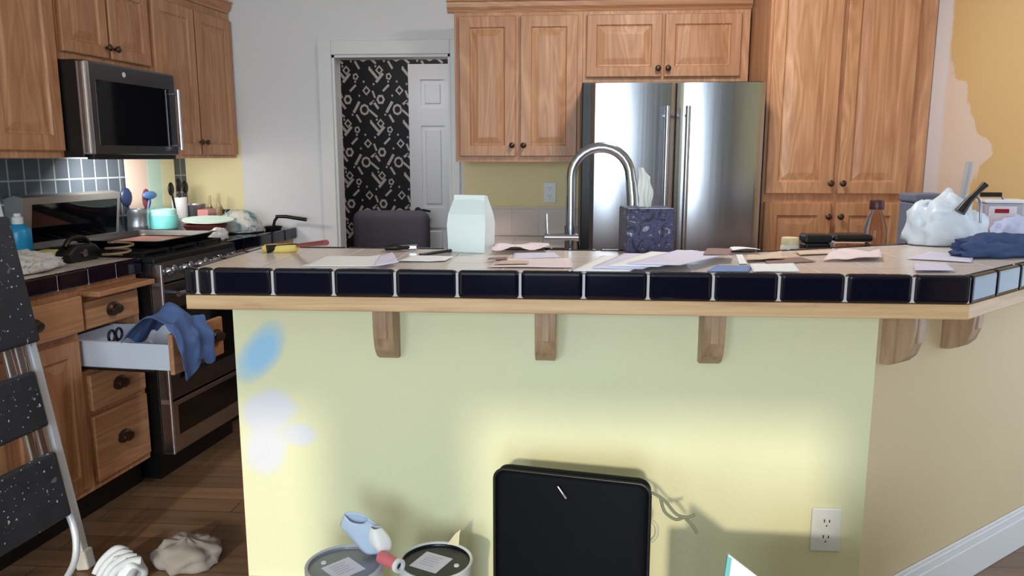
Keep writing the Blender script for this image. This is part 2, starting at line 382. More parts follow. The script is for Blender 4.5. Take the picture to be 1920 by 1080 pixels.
# bar knee wall with its angled end, and the baseboard there
KW0, KC, KE = (-.935, 2.07), (.835, 2.07), (1.665, 2.72)
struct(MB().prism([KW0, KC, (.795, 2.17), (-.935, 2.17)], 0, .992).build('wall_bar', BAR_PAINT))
struct(MB().prism([KC, KE, (1.665, 2.84), (.795, 2.17)], 0, .992).build('wall_bar_end', paint('shade_tan_paint', (222, 200, 160), (212, 190, 156))))  # dimmer light on the angled end put into a tan colour
kd = (Vector(KE) - Vector(KC)).normalized(); kn = Vector((kd.y, -kd.x))
m = MB()
def strip(t, z0, z1, ext=0):
    a, b = Vector(KC) - kd * t * .2, Vector(KE) + kd * .1
    m.prism([a + kn * .001, b + kn * .001, b + kn * t, a + kn * t], z0, z1, .003)
strip(.016, 0, .115); strip(.011, .115, .14); strip(.006, .14, .152)
struct(m.build('baseboard_right', WHITE_TRIM))
m = MB(); m.box((-.935, 2.055, 0), (.83, 2.069, .115), .003); m.box((-.935, 2.06, .115), (.83, 2.069, .14), .003)
struct(m.build('baseboard_front', WHITE_TRIM))

# ------------------------------------------------------------------ cabinets
def knob(parent, x, z, y=-.02, name='knob'):
    m = MB().lathe([(.006, 0), (.006, .012), (.014, .018), (.015, .024), (.010, .029), (0, .030)], seg=16, M=Matrix.Translation((x, y + .001, z)) @ Matrix.Rotation(PI / 2, 4, 'X'))
    return m.build(name, BRONZE, parent, smooth=50)
def pull(parent, x, z, y=-.02):                  # oval backplate with a cup-shaped grip
    M = Matrix.Translation((x, y + .001, z)) @ Matrix.Rotation(PI / 2, 4, 'X') @ Matrix.Diagonal((1.5, 1, 1, 1))
    m = MB().lathe([(.028, 0), (.027, .004), (.018, .007), (.014, .012), (.019, .020), (.018, .027), (.008, .030), (0, .0305)], seg=20, M=M)
    return m.build('handle', BRONZE, parent, smooth=50)
def door_part(root, x0, x1, z0, z1, knob_at=None, y=0, raised=True, fw=.055):
    d = MB().panel(x0, x1, z0, z1, y, .02, fw, raised).build('door', OAK, root)
    if knob_at: knob(d, *knob_at, y=y - .02)
    return d
def crown(name, label, pts_fn, length, loc, rz):  # stepped moulding extruded along x
    prof = [(.02, 0), (-.004, 0), (-.010, .012), (-.022, .024), (-.026, .046), (-.036, .052), (-.036, .060), (.02, .060)]
    m = MB().prism(prof, 0, length, axis='x')
    return tag(m.build(name, OAKH, None, loc=loc, rz=rz), label, 'moulding')

# wall cabinets over the rear counter, over the fridge, and the tall pantry
YU = 4.10
b1 = thing('wall_cabinet', 'oak wall cabinet with two tall doors beside the white doorway', 'cabinet', (-.585, YU, 1.352))
MB().box((0, 0, 0), (.66, YB - YU - .004, .755)).build('body', OAK, b1)
door_part(b1, .025, .318, .028, .735, (.300, .085)); door_part(b1, .342, .636, .028, .735, (.360, .085))
b2 = thing('fridge_cabinet', 'short oak wall cabinet with two wide doors above the steel refrigerator', 'cabinet', (.0765, YU, 1.745))
MB().box((0, 0, 0), (.835, YB - YU - .004, .362)).build('body', OAK, b2)
door_part(b2, .018, .398, .034, .342, (.380, .075), fw=.05); door_part(b2, .412, .792, .034, .342, (.430, .075), fw=.05)
crown('crown_moulding', 'oak crown moulding along the top of the cabinets above the refrigerator', None, 1.535, (-.62, YU, 2.107), 0)
YP = 3.75
pz = thing('pantry_cabinet', 'tall oak pantry cabinet with long grained doors right of the refrigerator', 'cabinet', (.925, YP, 0))
MB().box((0, 0, .1), (.69, YB - YP - .004, 2.25)).box((.0, .06, 0), (.69, YB - YP - .01, .1)).build('body', OAK, pz)
for (x0, x1, kx) in ((.012, .322, .305), (.342, .655, .360)):
    door_part(pz, x0, x1, 1.205, 2.19, (kx, 1.255), fw=.055); door_part(pz, x0, x1, .13, 1.165, (kx, 1.10), fw=.06)
MB().box((.688, -.001, .1), (.735, .02, 2.25)).build('filler_strip', OAK, pz)

# refrigerator: french doors with a gently bowed front over a freezer drawer
YF = 3.585
fr = thing('refrigerator', 'stainless steel french-door refrigerator between oak cabinets', 'refrigerator', (.1, YF, 0))
MB().box((-.032, .075, .02), (.785, .79, 1.715), .006).build('body', BLACK, fr)
def bowed(x0, x1, z0, z1, bow, name, r=.012):
    n = 20; pts = [(x0, .07)]
    for i in range(n + 1):
        q = i / n; y = bow * ((2 * q - 1) ** 2)
        e = min(q, 1 - q) * (x1 - x0)
        if e < r: y += r - math.sqrt(max(r * r - (r - e) ** 2, 0))
        pts.append((x0 + (x1 - x0) * q, y))
    pts.append((x1, .07))
    return MB().prism(pts, z0, z1).build(name, STEEL, fr, smooth=30)
dl = bowed(.008, .386, .72, 1.705, .011, 'door'); dr = bowed(.394, .786, .72, 1.705, .018, 'door'); fz = bowed(.008, .786, .06, .705, .02, 'freezer_drawer')
for d, x in ((dl, .345), (dr, .436)):
    m = MB().tube([(x, -.045, .80), (x, -.045, 1.60)], .0115).tube([(x, .02, .84), (x, -.045, .84)], .008).tube([(x, .02, 1.56), (x, -.045, 1.56)], .008)
    m.build('handle', STEEL, d, smooth=40)
MB().tube([(.08, -.045, .66), (.71, -.045, .66)], .0115).tube([(.12, .02, .66), (.12, -.045, .66)], .008).tube([(.67, .02, .66), (.67, -.045, .66)], .008).build('handle', STEEL, fz, smooth=40)

# rear counter
rc = thing('rear_base_cabinet', 'oak base cabinet under the rear counter by the doorway', 'cabinet', (-.585, 3.83, 0))
MB().box((0, 0, .1), (.64, YB - 3.83 - .004, .868)).box((.0, .06, 0), (.64, .5, .1)).build('body', OAK, rc)
door_part(rc, .02, .31, .13, .70, (.29, .62)); door_part(rc, .33, .62, .13, .70, (.35, .62))
ct = thing('rear_counter', 'small rear countertop with black tile edge left of the refrigerator', 'countertop', (-.59, 3.80, 0))
MB().box((0, .02, .87), (.65, YB - 3.80 - .012, .93)).build('tile_top', TOP_TILE, ct)
m = MB()
for i in range(5): m.box((.002 + i * .13, 0, .872), (.128 + i * .13, .022, .933), .006)
m.build('edge_tiles', NAVY, ct)
tag(MB().box((-.44, YB - .011, .931), (.07, YB - .0025, 1.098), .002).build('counter_backsplash', BEIGE_SPLASH), 'whitish tile upstand on the wall behind the rear counter', 'backsplash')
def outlet(name, label, loc, rz, scale=1):
    t = thing(name, label, 'outlet', loc, rz); s = scale
    MB().box((-.036 * s, 0, -.058 * s), (.036 * s, -.007, .058 * s), .004).build('cover_plate', WHITE, t)
    for zz in (-.021, .021):
        m = MB(); m.lathe([(.0165 * s, 0), (.0165 * s, .003), (0, .0031)], seg=20, M=Matrix.Translation((0, -.0065, zz * s)) @ Matrix.Rotation(PI / 2, 4, 'X') @ Matrix.Diagonal((1, .85, 1, 1)))
        f = m.build('socket', WHITE, t, smooth=40)
        h = MB(); h.box((-.0075 * s, -.0093, (zz + .001) * s), (-.005 * s, -.0101, (zz + .009) * s)); h.box((.005 * s, -.0093, (zz + .001) * s), (.0075 * s, -.0101, (zz + .008) * s)); h.lathe([(.0026 * s, 0), (0, .0008)], seg=10, M=Matrix.Translation((0, -.0094, (zz - .008) * s)) @ Matrix.Rotation(PI / 2, 4, 'X'))
        h.build('slot', BLACK, f)
    return t
p = on_y(1031, 361, YB); outlet('wall_outlet', 'small white outlet on the yellow wall under the rear cabinet', (p.x, YB - .002, p.z), 0)
p = on_y(1547, 992, 2.07); outlet('wall_outlet', 'large white duplex outlet low on the yellow bar wall', (p.x, 2.0695, p.z), 0, 1.12)

# stove wall: wall cabinets (front plane .31 behind the base fronts)
TU = -.31
def left_root(name, label, cat, s, t, z=0): return thing(name, label, cat, L(s, t, z), RUN_ROT)
def carcass(root, s0, s1, depth, z0, z1, m=OAK, cut=0):
    MB().prism([(s0, 0), (s1, 0), (s1 - cut, depth), (s0, depth)], z0, z1).build('body', m, root)
a = left_root('wall_cabinet', 'large oak wall cabinet nearest the camera, left of the microwave', 'cabinet', -.72, TU)
carcass(a, 0, .765, .315, 1.372, 2.17); door_part(a, .02, .375, 1.40, 2.13); door_part(a, .385, .745, 1.40, 2.13, None, fw=.06)
b = left_root('microwave_cabinet', 'short oak wall cabinet with two small doors above the microwave', 'cabinet', .048, TU)
carcass(b, 0, .59, .315, 1.768, 2.17); door_part(b, .012, .288, 1.80, 2.13, (.268, 1.845), fw=.05); door_part(b, .302, .578, 1.80, 2.13, (.322, 1.845), fw=.05)
c = left_root('wall_cabinet', 'oak wall cabinet with two narrow doors right of the microwave', 'cabinet', .641, TU)
carcass(c, 0, .738, .315, 1.372, 2.17, cut=.036); door_part(c, .018, .362, 1.39, 2.13, (.345, 1.455)); door_part(c, .376, .722, 1.39, 2.13, (.393, 1.455))
crown('crown_moulding', 'oak crown moulding along the cabinets over the stove wall', None, 2.09, L(-.72, TU, 2.172), RUN_ROT)
# microwave
mw = left_root('microwave', 'black and stainless over-the-range microwave under the short oak cabinet', 'microwave', .030, -.205)
MB().box((.004, .012, 1.375), (.606, .408, 1.764), .004).build('body', BLACK, mw)
md = MB().box((0, -.02, 1.385), (.61, .012, 1.762), .008, 3).build('door', DSTEEL, mw)
MB().box((.062, -.0215, 1.425), (.555, -.018, 1.69), .001).build('window', BGLASS, md)
MB().box((.0, -.026, 1.385), (.028, .014, 1.758), .006, 3).build('edge_trim', BRIGHT, md)
MB().tube([(.582, -.052, 1.41), (.582, -.052, 1.69)], .0085).tube([(.582, -.018, 1.43), (.582, -.052, 1.43)], .006).tube([(.582, -.018, 1.67), (.582, -.052, 1.67)], .006).build('handle', BRIGHT, md, smooth=40)
MB().lathe([(.011, 0), (.011, .002), (0, .0022)], seg=20, M=Matrix.Translation((.245, -.0195, 1.725)) @ Matrix.Rotation(PI / 2, 4, 'X')).build('badge', WHITE, md)
MB().box((.03, -.012, 1.366), (.59, .02, 1.386), .002).build('vent_grille', BLACK, mw)

lamp('cooktop_lamp', 'AREA', L(.52, -.36, 1.36), 4.0, (1, .95, .86), direction=Vector((0, 0, -1)) - N * .5 + U * .75, shape='RECTANGLE', size=.3, size_y=.06)
# range
rg = left_root('range', 'stainless gas range with black front between the stove wall counters', 'range', .012, .075)
SW, DPT = .626, .70
MB().box((0, .022, .12), (SW, DPT, .945), .003).box((.02, .06, .0), (SW - .02, DPT - .05, .12)).build('body', BLACK, rg)
MB().box((0, -.002, .945), (SW, DPT - .07, .968), .005).build('cooktop', IRON, rg)
m = MB()
for x0 in (.02, .225, .43):
    for q in (0, .085, .17): m.box((x0 + q, .06, .978), (x0 + q + .012, .58, .99), .003)
    for y in (.06, .2, .32, .44, .568): m.box((x0, y, .978), (x0 + .182, y + .012, .99), .003)
    for (xx, yy) in ((x0, .06), (x0 + .17, .06), (x0, .568), (x0 + .17, .568)): m.box((xx, yy, .966), (xx + .012, yy + .012, .98))
m.build('grate', IRON, rg)
cp = MB().prism([(-.028, .865), (.0, .945), (.04, .945), (.04, .865)], .0, SW, axis='x').build('control_panel', DSTEEL, rg)
for i in range(5):
    M = Matrix.Translation((.075 + i * .118, -.012, .905)) @ Matrix.Rotation(PI / 2 - .33, 4, 'X')
    MB().lathe([(.024, 0), (.023, .008), (.019, .012), (.017, .034), (.010, .038), (0, .0385)], seg=20, M=M).build('knob', CHROME, cp, smooth=40)
od = MB().box((.0, -.028, .36), (SW, .022, .858), .006).build('oven_door', DSTEEL, rg)
MB().box((.075, -.0295, .44), (SW - .075, -.026, .75), .001).build('window', BGLASS, od)
MB().tube([(.04, -.075, .815), (SW - .04, -.075, .815)], .012).tube([(.07, -.02, .815), (.07, -.075, .815)], .009).tube([(SW - .07, -.02, .815), (SW - .07, -.075, .815)], .009).build('handle', CHROME, od, smooth=40)
MB().box((.0, -.03, .125), (.014, .02, .94), .003).build('edge_trim', BRIGHT, rg)
wd = MB().box((.0, -.028, .125), (SW, .022, .352), .006).build('warming_drawer', STEEL, rg)
MB().box((.05, -.0295, .20), (SW - .05, -.026, .33), .001).build('window', BGLASS, wd)
bgd = MB().prism([(.63, .968), (.60, 1.205), (.645, 1.215), (.695, 1.20), (.695, .968)], .02, SW, axis='x').build('backguard', STEEL2, rg)
MB().prism([(.624, 1.01), (.602, 1.175), (.607, 1.176), (.629, 1.01)], .07, SW - .02, axis='x').build('display', BGLASS, bgd)

# near base cabinet: drawer column with the open drawer
bc = left_root('base_cabinet', 'oak base cabinet with an open drawer, left of the stainless range', 'cabinet', -1.0, 0)
Q = 1.0                                           # local x = s + Q
carcass(bc, 0, .995, .615, .115, .585); MB().box((0, .0, .735), (.995, .615, .905)).box((0, 0, .585), (.645, .615, .735)).box((.645, .55, .585), (.995, .615, .735)).box((.985, 0, .585), (.995, .55, .735)).build('upper_frame', OAK, bc)
MB().box((0, .05, 0), (.995, .6, .115)).build('toe_kick', BLACK, bc)
def drawer(x0, x1, z0, z1, y=0, hand=True, px=None):
    d = MB().box((x0, y - .02, z0), (x1, y, z1), .005).build('drawer', OAKH, bc)
    if hand: pull(d, px if px else (x0 + x1) / 2, (z0 + z1) / 2, y - .02)
    return d
drawer(.16, .640, .745, .878, -.018); drawer(.67, .975, .742, .845)
drawer(.665, .980, .425, .568); drawer(.665, .980, .145, .405)
door_part(bc, .16, .385, .145, .715); door_part(bc, .395, .630, .145, .715)
bb = MB().box((.665, -.09, .868), (.99, .45, .888), .003).build('pull_out_board', OAKH, bc)
# the open drawer
dx0, dx1, dy = .650, .975, -.365
dd = MB().box((dx0 + .01, dy, .605), (dx0 + .026, .10, .702)).box((dx1 - .026, dy, .605), (dx1 - .01, .10, .702)).box((dx0 + .026, dy, .605), (dx1 - .026, .10, .615)).box((dx0 + .026, .085, .605), (dx1 - .026, .10, .70)).build('open_drawer', MELAMINE, bc)
df = MB().box((dx0 - .005, dy - .02, .592), (dx1 + .005, dy - .0005, .745), .005).build('drawer_front', OAKH, dd); pull(df, dx1 - .05, .675, dy - .02)
MB().tube([(dx0 + .006, -.30, .60), (dx0 + .006, .08, .60)], .005).build('drawer_slide', BLACK, dd)
lc = left_root('stove_counter', 'black-edged tile countertop left of the range, under the large cabinet', 'countertop', -1.0, .03)
MB().box((0, .022, .907), (.998, .645, .968)).build('tile_top', TOP_TILE, lc)
m = MB()
for i in range(7): m.box((.998 - .152 * i - .150, 0, .909), (.998 - .152 * i, .022, .971), .007)
m.build('edge_tiles', NAVY, lc); MB().box((0, .004, .91), (.998, .02, .965)).build('grout', GROUT, lc)
# cabinet and counter beyond the range
fc = left_root('base_cabinet', 'oak base cabinet beyond the range in the far corner', 'cabinet', .646, 0)
MB().prism([(0, 0), (.768, 0), (.70, .615), (0, .615)], .12, .905).build('body', OAK, fc); MB().prism([(0, .07), (.75, .07), (.70, .6), (0, .6)], 0, .12).build('toe_kick', BLACK, fc)
door_part(fc, .02, .37, .15, .70, (.34, .62)); door_part(fc, .39, .74, .15, .70, (.41, .62)); 
for x0 in (.02, .39): k = MB().box((x0, -.02, .73), (x0 + .35, 0, .875), .005).build('drawer', OAKH, fc); pull(k, x0 + .175, .80)
fcn = left_root('corner_counter', 'black-edged countertop beyond the range, crowded with dishes', 'countertop', .648, .03)
MB().prism([(0, .022), (.765, .022), (.695, .645), (0, .645)], .907, .968).build('tile_top', NAVY, fcn)
m = MB()
for i in range(5): m.box((.003 + .152 * i, 0, .909), (.153 + .152 * i, .022, .971), .007)
m.build('edge_tiles', NAVY, fcn)
# panel whose pale stripes paint in the bright glare on the tiles
pp = thing('glare_panel', 'pale striped panel painting in the bright glare on the grey tiles under the microwave', 'panel', L(.80, -.6105), RUN_ROT)
for nm, x0, x1, c in (('peach_glare_strip', 0, .175, (250, 226, 214)), ('mint_glare_strip', .175, .30, (214, 246, 236)), ('cream_glare_strip', .30, .42, (250, 246, 206))):
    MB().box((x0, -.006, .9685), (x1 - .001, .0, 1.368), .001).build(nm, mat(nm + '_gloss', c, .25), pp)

# ------------------------------------------------------------------ the bar
ZB = 1.096
bar_pts = [(-.96, 2.355), (-.96, 1.85), (.953, 1.85), (1.80, 2.64), (1.80, 2.78), (1.66, 2.78), (1.66, 2.93), (1.09, 2.577), (.563, 2.33)]
bt = thing('bar_counter', 'long tiled bar counter with navy edge tiles and an oak rail', 'countertop', (0, 0, 0))
ctr = Vector((.3, 2.15))
def inset(pts, d):
    out = []; n = len(pts); V = [Vector(p) for p in pts]
    for i in range(n):
        e0 = (V[i] - V[i - 1]).normalized(); e1 = (V[(i + 1) % n] - V[i]).normalized()
        n0 = Vector((-e0.y, e0.x)); n1 = Vector((-e1.y, e1.x)); b = (n0 + n1); b = b / max(b.dot(n0), .3) if b.length > .01 else n0
        out.append(V[i] + b * d)
    return out
MB().prism(inset(bar_pts, .026), ZB - .06, ZB).build('tile_top', TOP_TILE, bt)
MB().prism(inset(bar_pts, .006), ZB - .064, ZB - .004).build('grout', GROUT, bt)
MB().prism(inset(bar_pts, .003), ZB - .103, ZB - .0665, .003).build('oak_rail', TRIM, bt)
m = MB()
def edge_run(a, b, cuts, h=.066):
    a, b = Vector(a), Vector(b); d = (b - a).normalized(); ang = math.atan2(d.y, d.x)
    M = Matrix.Translation((a.x, a.y, 0)) @ Matrix.Rotation(ang, 4, 'Z')
    for c0, c1 in zip(cuts, cuts[1:]): m.box((c0 + .002, 0, ZB - h), (c1 - .002, .03, ZB + .003), .010, 3, M=M)
edge_run((-.96, 1.85), (.953, 1.85), [0, .035, .074] + [.074 + .1552 * i for i in range(1, 12)] + [1.913])
edge_run((.953, 1.85), (1.80, 2.64), [.155 * i for i in range(8)])
edge_run((1.66, 2.93), (1.09, 2.577), [0, .155, .31, .465, .668]); edge_run((1.09, 2.577), (.563, 2.33), [0, .155, .31, .465, .58]); edge_run((.563, 2.33), (-.96, 2.355), [.155 * i for i in range(10)] + [1.52])
edge_run((-.96, 2.355), (-.96, 1.85), [0, .155, .31, .463])
m.build('edge_tiles', NAVY, bt)
def corbel(label, wall_pt, rz):                  # local -y points away from the wall
    prof = [(0, 0), (-.088, 0), (-.088, -.06), (-.084, -.10), (-.072, -.135), (-.052, -.156), (-.025, -.168), (0, -.170)]
    t = thing('corbel', label, 'bracket', (wall_pt[0], wall_pt[1], ZB - .1035), rz)
    MB().prism(prof, -.0275, .0275, .002, axis='x').build('bracket_block', CORB, t)
    MB().box((-.011, -.091, -.10), (.011, -.02, -.0005), .002).build('centre_rib', CORB, t)
    return t
for px, lab in ((718, 'oak corbel under the bar rail nearest its left end'), (1022, 'oak corbel at the middle of the bar wall, above the black case'), (1340, 'oak corbel on the flat bar wall, third from the left end')):
    corbel(lab, (on_y(px, 640, 1.98).x, 2.0695), 0)
ka = math.atan2(kd.y, kd.x)
for dd_, lab in ((.045, 'oak corbel at the bend of the bar wall, seen side-on'), (.36, 'oak corbel on the angled bar wall at the far right')):
    q = Vector(KC) + kd * dd_ + kn * .0005; corbel(lab, q, ka)
# lower sink counter behind the bar
sk = thing('sink_cabinet', 'oak sink cabinet behind the bar', 'cabinet')
LOWP = [(-.93, 2.175), (.79, 2.175), (1.655, 2.85), (1.655, 3.45), (.75, 2.85), (-.93, 2.85)]
MB().prism(inset(LOWP, .03), .1, .885).build('body', OAK, sk); MB().prism(inset(LOWP, .08), 0, .1).build('toe_kick', BLACK, sk)
sc_ = thing('sink_counter', 'lower tiled sink counter behind the bar', 'countertop')
MB().prism(LOWP, .886, .93).build('tile_top', TOP_TILE, sc_)

# ------------------------------------------------------------------ cloth, paper and other loose things
def blob(name, mats, c, rx, ry, rz_, amp=.25, freq=9, seed=1, rot=0, parent=None, flat=.35, nu=36, nv=20, ridge=.0):
    """a crumpled heap resting on z = c.z"""
    c = Vector(c); m = MB(); rings = []
    for j in range(nv + 1):
        ph = PI * j / nv; row = []
        for i in range(nu):
            th = 2 * PI * i / nu
            d = Vector((math.sin(ph) * math.cos(th), math.sin(ph) * math.sin(th), math.cos(ph)))
            k = 1 + amp * nz(d, freq * .25, seed) + amp * .6 * (abs(nz(d, freq * .6, seed + 3)) - .25) + ridge * math.sin(th * 9 + 3 * nz(d, 2, seed))
            p = Vector((d.x * rx * k, d.y * ry * k, d.z * rz_ * k))
            x, y = p.x * math.cos(rot) - p.y * math.sin(rot), p.x * math.sin(rot) + p.y * math.cos(rot)
            z = max(p.z + rz_ * flat, 0) if p.z + rz_ * flat > 0 else 0
            row.append(c + Vector((x, y, z + .0006)))
        rings.append(row)
    m.loft(rings, cap=False)
    bmesh.ops.remove_doubles(m.bm, verts=m.bm.verts, dist=1e-5)
    return m.build(name, mats, parent, smooth=180)
def sheet(name, label, cat, mats, cs, z, amp=.004, freq=12, seed=1, th=.0012, group=None, curl=0, n=12):
    """a sheet of paper whose corners are four points of the worktop"""
    cs = [Vector(p[:2]) for p in cs]; m = MB()
    ctr_ = (cs[0] + cs[1] + cs[2] + cs[3]) / 4
    def fn(u, v):
        p = (cs[0] * (1 - u) + cs[1] * u) * (1 - v) + (cs[3] * (1 - u) + cs[2] * u) * v - ctr_
        h = amp * (.5 + .5 * nz((p.x, p.y, 0), freq, seed)) + curl * max(u - .7, 0) ** 2 * 10
        return Vector((p.x, p.y, max(h, 0)))
    m.grid(fn, n, n); bmesh.ops.recalc_face_normals(m.bm, faces=m.bm.faces)
    o = m.build(name, mats, None, smooth=180, solid=th, loc=(ctr_.x, ctr_.y, z + .0002))
    return tag(o, label, cat, group)
def quad(px, z=ZB + .004): return [on_z(x, y, z) for x, y in px]
Z1 = ZB + .0005
# --- papers on the bar, left to right
sheet('paper_sheet', 'blank white sheet of paper with a folded corner at the left of the bar', 'paper', PAPER, quad([(565, 497), (720, 498), (714, 480), (610, 478)]), Z1, .003, 6, 2, curl=.006)
sheet('folded_flyer', 'small white folded flyer beside the blank sheet, right of its folded corner', 'paper', LILAC, quad([(700, 503), (748, 498), (735, 480), (714, 484)]), Z1 + .006, .012, 14, 3)
sheet('receipt', 'long thin receipt lying between the white paper bag and the black pliers', 'paper', PAPER, quad([(745, 490), (835, 489), (850, 481), (770, 480)]), Z1, .006, 16, 4)
sheet('crumpled_receipt', 'crumpled pinkish receipt just right of the white paper bag, raised at its edge', 'paper', PINKP, quad([(920, 476), (1030, 472), (1028, 463), (930, 466)]), Z1 + .002, .030, 18, 5)
sheet('envelope', 'blue-tinted envelope under the crumpled receipt right of the paper bag', 'envelope', LILAC, quad([(960, 484), (1050, 482), (1040, 473), (965, 474)]), Z1, .004, 9, 6)
sheet('letter', 'pinkish letter with brown print lying in front of the faucet', 'paper', PINKP, quad([(914, 500), (1074, 501), (1070, 484), (935, 484)]), Z1, .004, 8, 7)
sheet('torn_strip', 'narrow brown torn strip on the left edge of the pinkish letter', 'paper', BROWNP, quad([(914, 490), (952, 489), (950, 485), (918, 486)]), Z1 + .006, .002, 20, 8)
sheet('torn_strip', 'tan torn strip near the front edge of the pinkish letter', 'paper', TANP, quad([(925, 498), (990, 497), (992, 492), (940, 492)]), Z1 + .006, .002, 20, 9)
fan = [((1075, 508), (1180, 509), (1240, 482), (1130, 480), 'lowest magazine of the white fan in front of the tissue box'), ((1110, 506), (1205, 508), (1290, 482), (1170, 479), 'second magazine of the white fan, just right of the lowest'),
       ((1140, 506), (1235, 508), (1330, 484), (1220, 479), 'third magazine of the white fan in front of the tissue box'), ((1175, 507), (1275, 509), (1370, 486), (1270, 480), 'topmost white magazine of the fan, nearest the blue card')]
for i, (a_, b_, c_, d_, lab) in enumerate(fan):
    sheet('magazine', lab, 'magazine', PAPER if i % 2 == 0 else LILAC, quad([a_, b_, c_, d_]), Z1 + .0015 + .0052 * i, .0022, 5, 10 + i, th=.0024, group='white magazines fanned out on the bar')
sheet('blue_card', 'blue card near the front edge of the bar, right of the magazine fan', 'card', BLUEP, quad([(1325, 508), (1405, 508), (1410, 497), (1345, 496)]), Z1, .002, 6, 20)
sheet('white_card', 'small white card at the front edge of the bar, right of the blue card', 'card', PAPER, quad([(1412, 509), (1500, 508), (1488, 493), (1405, 494)]), Z1, .004, 10, 21)
sheet('photo_print', 'dark brownish print lying behind the blue card', 'print', BROWNP, quad([(1318, 491), (1368, 491), (1372, 480), (1325, 479)]), Z1 + .020, .004, 10, 22)
sheet('paper_slip', 'narrow white slip lying between the brown print and the folded tan leaflet', 'paper', PAPER, quad([(1386, 494), (1402, 494), (1392, 477), (1380, 477)]), Z1, .004, 10, 23)
sheet('folded_leaflet', 'folded tan leaflet at the back of the bar below the refrigerator', 'leaflet', TANP, quad([(1398, 491), (1470, 486), (1466, 475), (1400, 480)]), Z1, .014, 15, 24)
sheet('folded_leaflet', 'white arched leaflet at the far edge of the bar below the refrigerator', 'leaflet', PAPER, quad([(1358, 476), (1425, 474), (1418, 469), (1370, 468)]), Z1, .022, 12, 25)
sheet('paper_sheet', 'grey-brown sheet of paper between the black canister and the white card', 'paper', BROWNP, quad([(1440, 494), (1530, 489), (1500, 481), (1430, 485)]), Z1, .003, 7, 26)
sheet('crumpled_napkin', 'crumpled pinkish napkin behind the front edge, right of the grey-brown sheet', 'napkin', PINKP, quad([(1540, 489), (1655, 488), (1650, 474), (1570, 474)]), Z1, .022, 20, 27)
sheet('paper_slip', 'cream slip of paper lying behind the crumpled napkin', 'paper', TANP, quad([(1500, 478), (1580, 474), (1560, 469), (1490, 472)]), Z1, .006, 12, 31)
sheet('paper_sheet', 'lilac sheet of paper in front of the white plastic bag', 'paper', LILAC, quad([(1700, 484), (1822, 491), (1825, 481), (1745, 470)]), Z1, .003, 6, 28)
sheet('paper_sheet', 'pale sheet of paper at the bend of the bar front edge', 'paper', LILAC, quad([(1715, 509), (1790, 509), (1775, 495), (1712, 495)]), Z1 + .004, .003, 6, 29)
p = on_z(526, 472, ZB); ys = thing('sponge', 'yellow oval sponge on the far left corner of the bar', 'sponge', (p.x, p.y, ZB))
MB().lathe([(.048, .0), (.056, .006), (.055, .016), (.046, .021), (0, .022)], M=Matrix.Diagonal((1, .62, 1, 1))).build('foam_block', mat('yellow_foam', (236, 212, 120), .85), ys, smooth=60)
m = MB(); q0, q1, q2 = on_z(500, 467, ZB + .012), on_z(558, 464, ZB + .012), on_z(612, 455, ZB + .055)
sp = thing('wooden_spoon', 'dark spoon with a reddish handle at the back left edge of the bar', 'spoon', (q0.x, q0.y, ZB))
pts = [Vector((0, 0, .012)), q1 - q0 + Vector((0, 0, .018)), q2 - q0 + Vector((0, 0, .012))]
MB().tube([pts[0], pts[1]], [.012, .006]).build('spoon_bowl', BLACK, sp, smooth=50); MB().tube([pts[1], pts[2]], [.0055, .0075]).build('handle', mat('red_handle', (150, 70, 72), .5), sp, smooth=50)
# black pliers
p = on_z(752, 471, ZB); pl = thing('pliers', 'black pliers lying open on the bar left of the paper bag', 'pliers', (p.x, p.y, ZB), .15)
for sg in (-1, 1):
    MB().tube([(-.045, .012 * sg, .012), (-.01, .020 * sg, .014), (.02, .004 * sg, .013), (.04, -.002 * sg, .012)], [.008, .009, .007, .004], smooth=4).build('grip', BLACK, pl, smooth=50)
MB().box((.015, -.008, .004), (.05, .008, .02), .004).build('jaw', CHROME, pl)
q0, q1 = on_z(788, 482, ZB), on_z(848, 473, ZB)
stick('pen', [BLACK], [q0 + Vector((0, 0, .006)), q1 + Vector((0, 0, .006))], .0045)
tag(bpy.data.objects['pen'], 'dark slim pen pointing at the foot of the paper bag', 'pen')
# white paper bag: gusseted, folded top
p0, p1 = on_z(836, 474, ZB), on_z(918, 476, ZB); bw = (p1 - p0).length; cx = (p0 + p1) / 2
pb = thing('paper_bag', 'white folded-top paper bag standing on the bar', 'bag', (cx.x + .005, cx.y + .05, ZB), R(-13))
hb = .165
prof = [(0, 1.0, .085, 0), (.02, 1.0, .09, 0), (.25, 1.02, .092, .002), (.5, 1.06, .088, .0), (.68, 1.0, .075, -.002), (.86, .90, .045, .0), (1.0, .84, .018, .002)]
rings = []
for f, wx, dp, off in prof:
    hx = bw * .43 * wx; z = f * hb + .0005; g = .006 if .1 < f < .9 else .004
    rings.append([Vector((-hx, -dp / 2 + off, z)), Vector((0, -dp / 2 - .003 + off, z)), Vector((hx, -dp / 2 + off, z)), Vector((hx - g, 0, z)), Vector((hx, dp / 2, z)), Vector((0, dp / 2, z)), Vector((-hx, dp / 2, z)), Vector((-hx + g, 0, z))])
BAGP = mat('white_bag_paper', (234, 244, 248), .55)
MB().loft(rings).build('bag_body', BAGP, pb, smooth=20)
MB().box((-bw * .365, -.016, hb - .022), (bw * .365, -.007, hb + .003), .002).build('folded_top', BAGP, pb)
